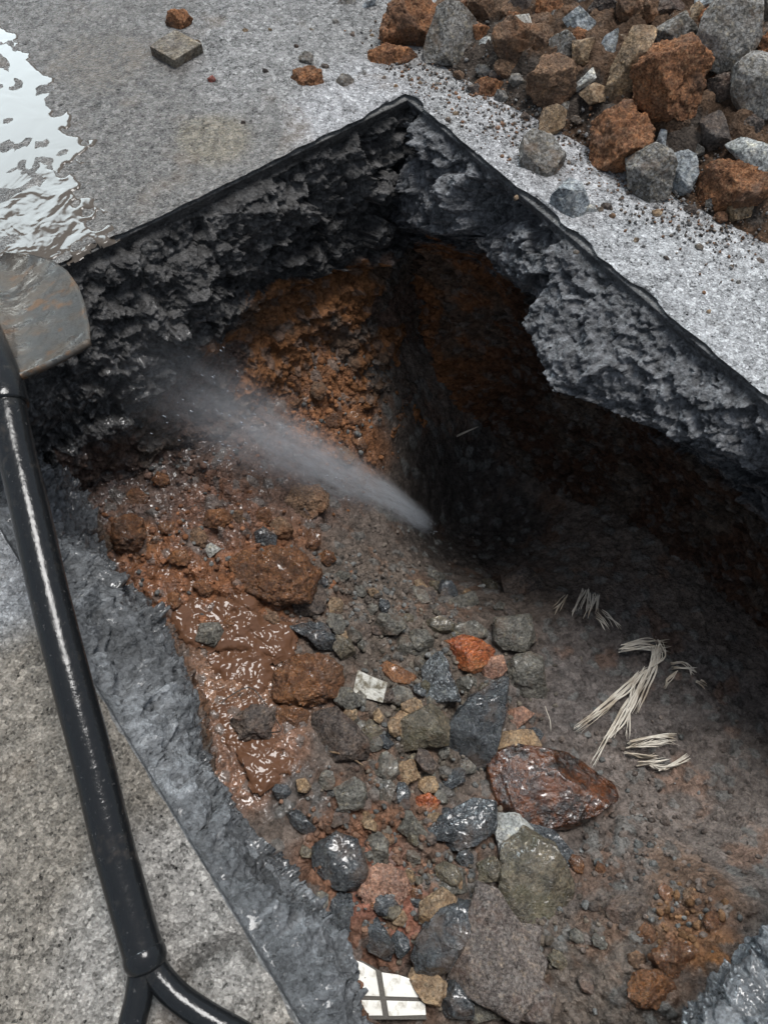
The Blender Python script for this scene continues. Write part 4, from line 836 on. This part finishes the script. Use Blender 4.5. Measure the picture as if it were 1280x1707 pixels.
# ------------------------------------------------------------------ shovel
def _paint(N):
    sc = N.rng(N.noise(55, 6, .7), .55, .72)
    c = N.mix(sc, (.010, .011, .012), (.024, .023, .021)); mud = N.rng(N.noise(14, 5, .65), .58, .7)
    c = N.mix(N.math('MULTIPLY', mud, .45), c, (.075, .06, .048)); scr = N.rng(N.noise(190, 3, .6), .66, .72); c = N.mix(N.math('MULTIPLY', scr, .4), c, (.12, .115, .11))
    b = N.bump(N.noise(130, 4, .6), .0012, .5)
    N.bsdf(c, N.rng(N.noise(60, 4), .3, .7, .10, .2, False), b, Specular_IOR_Level=.36)
def _blade(N):
    rust = N.rng(N.noise(17, 6, .65), .42, .6)
    c = N.mix(rust, (.060, .058, .054), (.085, .068, .052)); c = N.mix(N.rng(N.noise(42, 5), .55, .7), c, (.12, .068, .035))
    wetn = N.rng(N.noise(14, 5, .6), .5, .58)
    b = N.bump(N.noise(120, 5, .65), .002, .7); b = N.bump(N.noise(28, 4), .005, .4, b); b = N.bump(N.noise(16, 2), .016, .6, b)
    N.bsdf(c, N.math('MULTIPLY_ADD', wetn, -.5, .6), b, Metallic=.5)
def _edge(N): N.bsdf((.42, .41, .39), .25, N.bump(N.noise(150, 4), .0015, .5), Metallic=.9)
M_PAINT, M_BLADE, M_EDGE = plain('black_wet_paint', _paint), plain('worn_steel', _blade), plain('bare_steel', _edge)
hp = [(8,655,.118),(17,700,.115),(29,760,.110),(46,830,.105),(80,980,.092),(118,1130,.078),(153,1260,.064),(184,1390,.052),(203,1460,.045),(231,1560,.036),(244,1602,.033)]
hpts = spline([at(*q) for q in hp], 60)
shovel = tag(empty('shovel', at(8, 655, .0)), 'black metal-handled shovel lying across the pit edge, its rusty blade upmost in the photo', 'shovel')
dep = (hpts - CAM) @ RC[:, 2]
tube_mesh('handle', hpts, np.linspace(.0195, .0172, 60) , M_PAINT, 28, 1.0, shovel)
def arm(px): 
    p = spline([at(*q) for q in px], 26); tube_mesh('grip_arm', p, .0118, M_PAINT, 18, 1.0, shovel)
arm([(240,1590,.033),(236,1625,.030),(231,1665,.028),(220,1712,.026),(208,1790,.024)])
arm([(248,1590,.033),(262,1622,.030),(295,1660,.028),(345,1695,.026),(420,1740,.024),(470,1800,.024)])
tube_mesh('grip_bar', spline([at(206, 1800, .024), at(330, 1812, .024), at(472, 1806, .024)], 14), .0135, M_PAINT, 16, 1.0, shovel)
tube_mesh('weld_collar', spline([at(238, 1582, .034), at(243, 1600, .033), at(247, 1616, .031)], 9), [.0174, .0180, .0185, .0187, .0186, .018, .0172, .0165, .0135], M_PAINT, 20, 1.0, shovel)
# blade: half outline traced along its length, mirrored about the handle's axis
zb = lambda y: .112 + (.016 - .112) * np.clip((625 - y) / 200., 0, 1.0) ** 1.1
axis0, axis1 = at(2, 628, .112), at(-22, 424, .014); av = axis1 - axis0; aL = np.linalg.norm(av); av /= aL
edge = [(62,612),(110,602),(160,592),(158,562),(150,525),(138,492),(118,463),(92,443),(55,431),(10,425)]
eu = []; 
sidev = np.cross(av, np.array([0, 0, 1.])); sidev /= np.linalg.norm(sidev)
if (at(160, 592, .1) - axis0) @ sidev < 0: sidev = -sidev
nb = np.cross(sidev, av); nb = nb if nb[2] > 0 else -nb
for x, y in edge:
    d = ray(x, y); t = ((axis0 - CAM) @ nb) / (d @ nb); q = CAM + d * t - axis0; eu.append((q @ av, q @ sidev))
eu = np.array(eu); vv = np.linspace(eu[2:, 0].min(), eu[:, 0].max() - .001, 46)
wid = np.interp(vv, np.maximum.accumulate(eu[2:, 0]), eu[2:, 1]); wid[-1] *= .95
U = np.linspace(-1, 1, 41); top = []; bot = []
for v_, w_ in zip(vv, wid):
    for u_ in U:
        f = (v_ - vv[0]) / (vv[-1] - vv[0])
        h = .016 * (u_ * u_) * (1 - .35 * f) - .012 * math.exp(-(u_ / .16) ** 2) * (1 - f) * -1 - .006 * f * f
        p = axis0 + av * v_ + sidev * (u_ * w_) + nb * h; top.append(p); bot.append(p - nb * .0028)
n, m = len(vv), len(U); Fq = grid_faces(n, m); VV = np.array(top + bot); Fall = [list(f) for f in Fq] + [[a + n * m for a in f[::-1]] for f in Fq]
rim = [i for i in range(m)] + [i * m + m - 1 for i in range(1, n)] + [(n - 1) * m + j for j in range(m - 2, -1, -1)] + [i * m for i in range(n - 2, 0, -1)]
for a, b in zip(rim, rim[1:] + rim[:1]): Fall.append([b, a, a + n * m, b + n * m])
mesh_from('blade', VV, np.array(Fall), M_BLADE, True, None, axis0, shovel)
tread = np.array([axis0 + av * (vv[0] - .001) + sidev * (u_ * wid[0]) + nb * (.016 * u_ * u_ + .002) for u_ in np.linspace(-1, 1, 24)])
tube_mesh('foot_tread', tread, .0042, M_BLADE, 12, 1.0, shovel)
sk = spline([hpts[3], hpts[0], axis0 + av * .02 + nb * .010, axis0 + av * .075 + nb * .008, axis0 + av * .13 + nb * .001], 24)
tube_mesh('socket', sk, np.interp(np.linspace(0, 1, 24), [0, .3, .5, 1], [.0222, .0225, .020, .005]), M_PAINT, 22, 1.0, shovel)

# ------------------------------------------------------------------ straw, twigs, roots
def _straw(N):
    c = N.mix(N.rng(N.noise(26, 3), .40, .68), (.60, .55, .47), (.33, .27, .2)); N.bsdf(c, .6, N.bump(N.noise(500, 2), .001, .5))
def _root(N): N.bsdf(N.mix(N.noise(90, 4), (.045, .035, .028), (.02, .017, .015)), .3, N.bump(N.noise(260, 3), .001, .6))
M_STRAW, M_ROOT = plain('dry_straw', _straw), plain('wet_root', _root)
def strands(name, label, cat, lines, wpx, mat, up=.012, split=3, seed=1, group=None, flat=.35):
    """a bundle of flat fibres; each line is a list of picture points laid on the soil"""
    rr = random.Random(seed); Vs = []; Fs = []; off = 0
    for ln in lines:
        for k in range(split):
            pts = []
            for i, (x, y) in enumerate(ln):
                f = i / (len(ln) - 1); sp = wpx * (.4 + .9 * abs(f - .15))
                p, t = hit(x + rr.gauss(0, sp * 1.5), y + rr.gauss(0, sp * 1.5), h_floor); p = p.copy(); p[2] = max(p[2], float(h_real(p[0], p[1]))) + up * (.35 + .8 * rr.random()) * (1 - .5 * f); pts.append(p)
            if len(pts) == 2: pts.insert(1, (pts[0] + pts[1]) / 2 + np.array([0, 0, .003]))
            c = spline(pts, 18); c = c + (.0022 * np.stack([fbm(c + k * 3.1 + len(Vs), 38, 2, i_) for i_ in (1, 2, 3)], 1)) * (mat is M_STRAW); w = wpx * rr.uniform(.18, .75) * t / F
            V, Fc = tube_arrays(c, np.interp(np.linspace(0, 1, 18), [0, .1, .8, 1], [.5, 1, .9, .15]) * w, 6, flat, False)
            Vs.append(V); Fs += [[a + off for a in f] for f in Fc]; off += len(V)
    V = np.concatenate(Vs); return tag(mesh_from(name, V, np.array(Fs), mat, True, None, np.array([V[:, 0].mean(), V[:, 1].mean(), V[:, 2].min()])), label, cat, group)
GS = 'bleached straw tufts on the dark soil'
strands('straw_tuft', 'largest bleached straw tuft, with long strands trailing down to the left', 'straw', [[(1030,1085),(1070,1072),(1105,1078)],[(1028,1090),(1075,1085),(1108,1090)],[(1090,1075),(1098,1100),(1060,1130),(1010,1180),(956,1218)],[(1085,1085),(1075,1125),(1035,1190),(985,1275)],[(1095,1090),(1080,1130),(1050,1190)],[(1070,1120),(1050,1150),(1045,1225)],[(1060,1125),(1030,1160),(960,1216)],[(1070,1125),(1040,1190),(1010,1235)],[(1090,1080),(1085,1110),(1060,1145)]], 2.6, M_STRAW, .022, 6, 3, GS)
strands('straw_tuft', 'small straw tuft furthest into the dark, above the largest tuft', 'straw', [[(968,990),(955,1012),(948,1022)],[(975,988),(965,1018)],[(985,995),(972,1030)],[(990,998),(985,1020)],[(975,995),(985,1012)],[(940,1000),(920,1024)]], 2.2, M_STRAW, .018, 4, 5, GS)
strands('straw_tuft', 'thin feathery straw wisp right of the small upper tuft', 'straw', [[(992,1025),(1015,1046)],[(1000,1022),(1022,1040)],[(1010,1030),(1032,1048)],[(990,1030),(1012,1050)]], 1.6, M_STRAW, .012, 3, 6, GS)
strands('straw_tuft', 'short straw tuft just right of the largest one', 'straw', [[(1112,1110),(1135,1108),(1152,1122)],[(1115,1118),(1140,1120),(1150,1125)],[(1120,1125),(1108,1140),(1102,1150)],[(1152,1140),(1168,1150)]], 2.2, M_STRAW, .016, 5, 7, GS)
strands('straw_tuft', 'flat bundle of pale straw below the largest tuft', 'straw', [[(1045,1242),(1080,1232),(1118,1228)],[(1040,1250),(1085,1242),(1122,1236)],[(1055,1246),(1100,1240)]], 2.4, M_STRAW, .014, 7, 8, GS)
strands('straw_tuft', 'lowest pale straw bundle with frayed right end', 'straw', [[(1038,1258),(1075,1262),(1092,1262)],[(1095,1285),(1120,1275),(1140,1262)],[(1075,1275),(1100,1282),(1128,1268)],[(1060,1275),(1105,1270)]], 2.3, M_STRAW, .014, 6, 9, GS)
strands('straw_stalk', 'thin single straw stalk left of the trailing strands', 'straw', [[(908,1180),(912,1200),(916,1222)],[(905,1245),(912,1260)]], 1.6, M_STRAW, .012, 1, 10)
strands('root', 'black root curling over the muddy water', 'root', [[(376,1178),(400,1160),(420,1150),(440,1172),(460,1205),(463,1222),(448,1228),(430,1212),(410,1192)]], 2.6, M_ROOT, .022, 1, 11, None, 1.0)
strands('twig', 'short brown twig on the mud-coated slab', 'twig', [[(555,1259),(580,1264),(610,1270)]], 3.6, MATS['tan'], .03, 1, 12, None, 1.0)
# a pale stick poking out of the right wall's soil
def on_a(px, py, a):
    d = ray(px, py); return CAM + d * ((a - CAM[0]) / d[0])
ps = [on_a(718, 751, .035), on_a(745, 735, .025), on_a(772, 722, .012), on_a(797, 711, -.03)]
tag(tube_mesh('stick', spline(ps, 20), np.interp(np.linspace(0, 1, 20), [0, .2, 1], [.0028, .0036, .0012]), M_STRAW, 8, .6), 'pale splintered stick poking from the dark right wall', 'stick')

# ------------------------------------------------------------------ water
def _water(N):
    n1 = N.noise(20, 2, .5, None, .8); n2 = N.noise(64, 1, .5, None, .4)
    rp = N.attr('ripple')
    b = N.bump(n1, .014, N.math('MULTIPLY', rp, .8)); b = N.bump(n2, .0062, N.math('POWER', rp, 2.0), b)
    N.bsdf(N.attr('Col', 'Color'), .02, b, IOR=1.333)
M_WATER = plain('shallow_water', _water)
def pool(name, poly, zf, step, colr, ripple, edge=.03, hf=None, label=None):
    """a water sheet whose margin dips under the ground around it"""
    Pp = np.array([(at(x, y) if hf is None else hit(x, y, hf)[0])[:2] for x, y in poly]); lo, hi = Pp.min(0) - edge, Pp.max(0) + edge
    xs = np.arange(lo[0], hi[0], step); ys = np.arange(lo[1], hi[1], step); ga, gb = np.meshgrid(xs, ys, indexing='ij'); q = np.stack([ga.ravel(), gb.ravel(), 0 * ga.ravel()], 1)
    d = np.full(len(q), 9.); ins = np.zeros(len(q), bool)
    for a, b in zip(Pp, np.roll(Pp, -1, 0)):
        e = b - a; u = np.clip(((q[:, :2] - a) @ e) / (e @ e), 0, 1); d = np.minimum(d, np.linalg.norm(q[:, :2] - a - u[:, None] * e, axis=1))
        c = (a[1] > q[:, 1]) != (b[1] > q[:, 1]); xi = (b[0] - a[0]) * (q[:, 1] - a[1]) / (b[1] - a[1] + 1e-12) + a[0]; ins ^= c & (q[:, 0] < xi)
    sd = np.where(ins, -d, d) + edge * .9 * fbm(q, 16, 4, len(poly)) + edge * .5 * fbm(q, 55, 3, 5)
    q[:, 2] = zf(q) - .004 * sstep(sd, -.004, .006) * 1.4
    keep = sd < .008; Fq = grid_faces(len(xs), len(ys)); Fq = Fq[keep[Fq].all(1)]; used = np.zeros(len(q), bool); used[Fq] = True; rm = np.cumsum(used) - 1
    return tag(mesh_from(name, q[used], rm[Fq], M_WATER, True, {'Col': np.tile(np.array(colr), (used.sum(), 1)), 'ripple': ripple(q[used])}), None, None, None, 'structure')
p_near = at(90, 430)
pool('puddle', [(-420,-40),(-60,20),(40,45),(75,95),(112,125),(108,165),(138,200),(140,255),(120,290),(150,330),(175,385),(120,425),(60,455),(-400,640),(-900,500)], lambda q: .0009 + 0 * q[:, 0], .003, (.085, .072, .06),
     lambda q: .05 + .32 * sstep(np.hypot(q[:, 0] - p_near[0], q[:, 1] - p_near[1]), .26, .04), .05)
def mudz(off): return lambda q: h_floor(q[:, 0], q[:, 1]) + off + .004 * fbm(q, 14, 3, 8) + .0016 * fbm(q, 45, 2, 9)
for k, (poly, off) in enumerate([([(350,1090),(430,1070),(470,1100),(450,1160),(500,1190),(520,1240),(505,1300),(420,1305),(380,1240),(360,1170)], .009), ([(255,990),(300,960),(370,985),(420,1020),(480,1050),(480,1100),(400,1090),(330,1080),(280,1040)], .010), ([(330,945),(390,960),(415,1000),(360,990)], .011)]):
    pool('muddy_water', poly, mudz(off), .003, (.115, .058, .034), lambda q: 1.0 + 0 * q[:, 0], .03, h_floor)
# jet of water from the hidden leak, breaking into spray on its way up and to the left
j0, j1 = at(722, 884, -.76), at(150, 560, -.03); jax = j1 - j0; jL = np.linalg.norm(jax); jax /= jL
je = np.cross(jax, [0, 0, 1.]); je /= np.linalg.norm(je); jf = np.cross(jax, je)
V, Fc = [], []; nr, ns = 26, 32
for i in range(nr):
    f = i / (nr - 1); R = .032 + .105 * f
    for j in range(ns):
        a = j / ns * 2 * math.pi; V.append([math.cos(a) * R, math.sin(a) * R, f * jL])
for i in range(nr - 1):
    for j in range(ns): Fc.append([i * ns + j, i * ns + (j + 1) % ns, (i + 1) * ns + (j + 1) % ns, (i + 1) * ns + j])
Fc.append(list(range(ns))[::-1]); Fc.append([(nr - 1) * ns + j for j in range(ns)])
me = bpy.data.meshes.new('water_spray'); me.from_pydata(V, [], Fc); me.update()
spray = bpy.data.objects.new('water_spray', me); scene.collection.objects.link(spray)
spray.matrix_world = Matrix(((je[0], jf[0], jax[0], j0[0]), (je[1], jf[1], jax[1], j0[1]), (je[2], jf[2], jax[2], j0[2]), (0, 0, 0, 1)))
N = NT('spray_mist'); sep = N.n('ShaderNodeSeparateXYZ'); N.l(N.tc.outputs['Object'], sep.inputs[0])
zz_ = N.math('DIVIDE', sep.outputs[2], jL, clamp=True); Rr = N.math('MULTIPLY_ADD', zz_, .105, .032)
rad = N.math('SQRT', N.math('ADD', N.math('POWER', N.math('ABSOLUTE', sep.outputs[0]), 2.0), N.math('POWER', N.math('ABSOLUTE', sep.outputs[1]), 2.0)))
rn = N.math('DIVIDE', rad, Rr); radial = N.math('POWER', N.rng(rn, 0.0, 0.98, 1, 0), 1.4)
cmb = N.n('ShaderNodeCombineXYZ'); N.l(N.math('DIVIDE', sep.outputs[0], Rr), cmb.inputs[0]); N.l(N.math('DIVIDE', sep.outputs[1], Rr), cmb.inputs[1]); N.l(N.math('MULTIPLY', zz_, 2.2), cmb.inputs[2])
st = N.rng(N.noise(5.5, 5, .7, cmb.outputs[0]), .36, .64, .03, 1.9, False)
fall = N.math('DIVIDE', 1.0, N.math('POWER', N.math('MULTIPLY_ADD', zz_, 6.0, .4), 2.9)); fall = N.math('MULTIPLY', fall, N.rng(zz_, .62, .98, 1, 0))
dens = N.math('MULTIPLY', N.math('MULTIPLY', radial, st), N.math('MULTIPLY', N.math('MULTIPLY', fall, N.rng(zz_, 0.02, .30, 0.0, 1)), 520.0))
pvn = N.n('ShaderNodeVolumePrincipled'); pvn.inputs['Color'].default_value = (.90, .94, 1.0, 1); pvn.inputs['Anisotropy'].default_value = .2; N.l(dens, pvn.inputs['Density'])
N.l(pvn.outputs[0], N.out.inputs['Volume']); me.materials.append(N.m)
r = np.random.RandomState(4); Vd = []; Fd = []; V0, F0 = ico(2)
for i in range(420):
    f = r.rand() ** 1.6 * .8; a = r.uniform(0, 6.283); R = (.015 + .105 * f) * r.rand() ** .6
    c = j0 + jax * f * jL + (je * math.cos(a) + jf * math.sin(a)) * R; dv = jax * f * jL + (je * math.cos(a) + jf * math.sin(a)) * R * 1.0 + 1e-4; dv /= np.linalg.norm(dv)
    s1 = np.cross(dv, [0, 0, 1.]); s1 /= np.linalg.norm(s1); s2 = np.cross(dv, s1); q = r.uniform(.00035, .0010); L = q * r.uniform(1.2, 5)
    Fd.append(F0 + len(Vd) * len(V0)); Vd.append(c + V0[:, :1] * s1 * q + V0[:, 1:2] * s2 * q + V0[:, 2:] * dv * L)
def _drop(N): N.bsdf((.75, .8, .86), .08, None, IOR=1.33, Transmission_Weight=.6)
tag(mesh_from('water_droplets', np.concatenate(Vd), np.concatenate(Fd), plain('water_drop', _drop), True), 'fine water droplets flying inside the spray', 'droplets', None, 'stuff')
tag(spray, 'misty jet of water spraying up and left from the dark hollow', 'water spray', None, 'stuff')
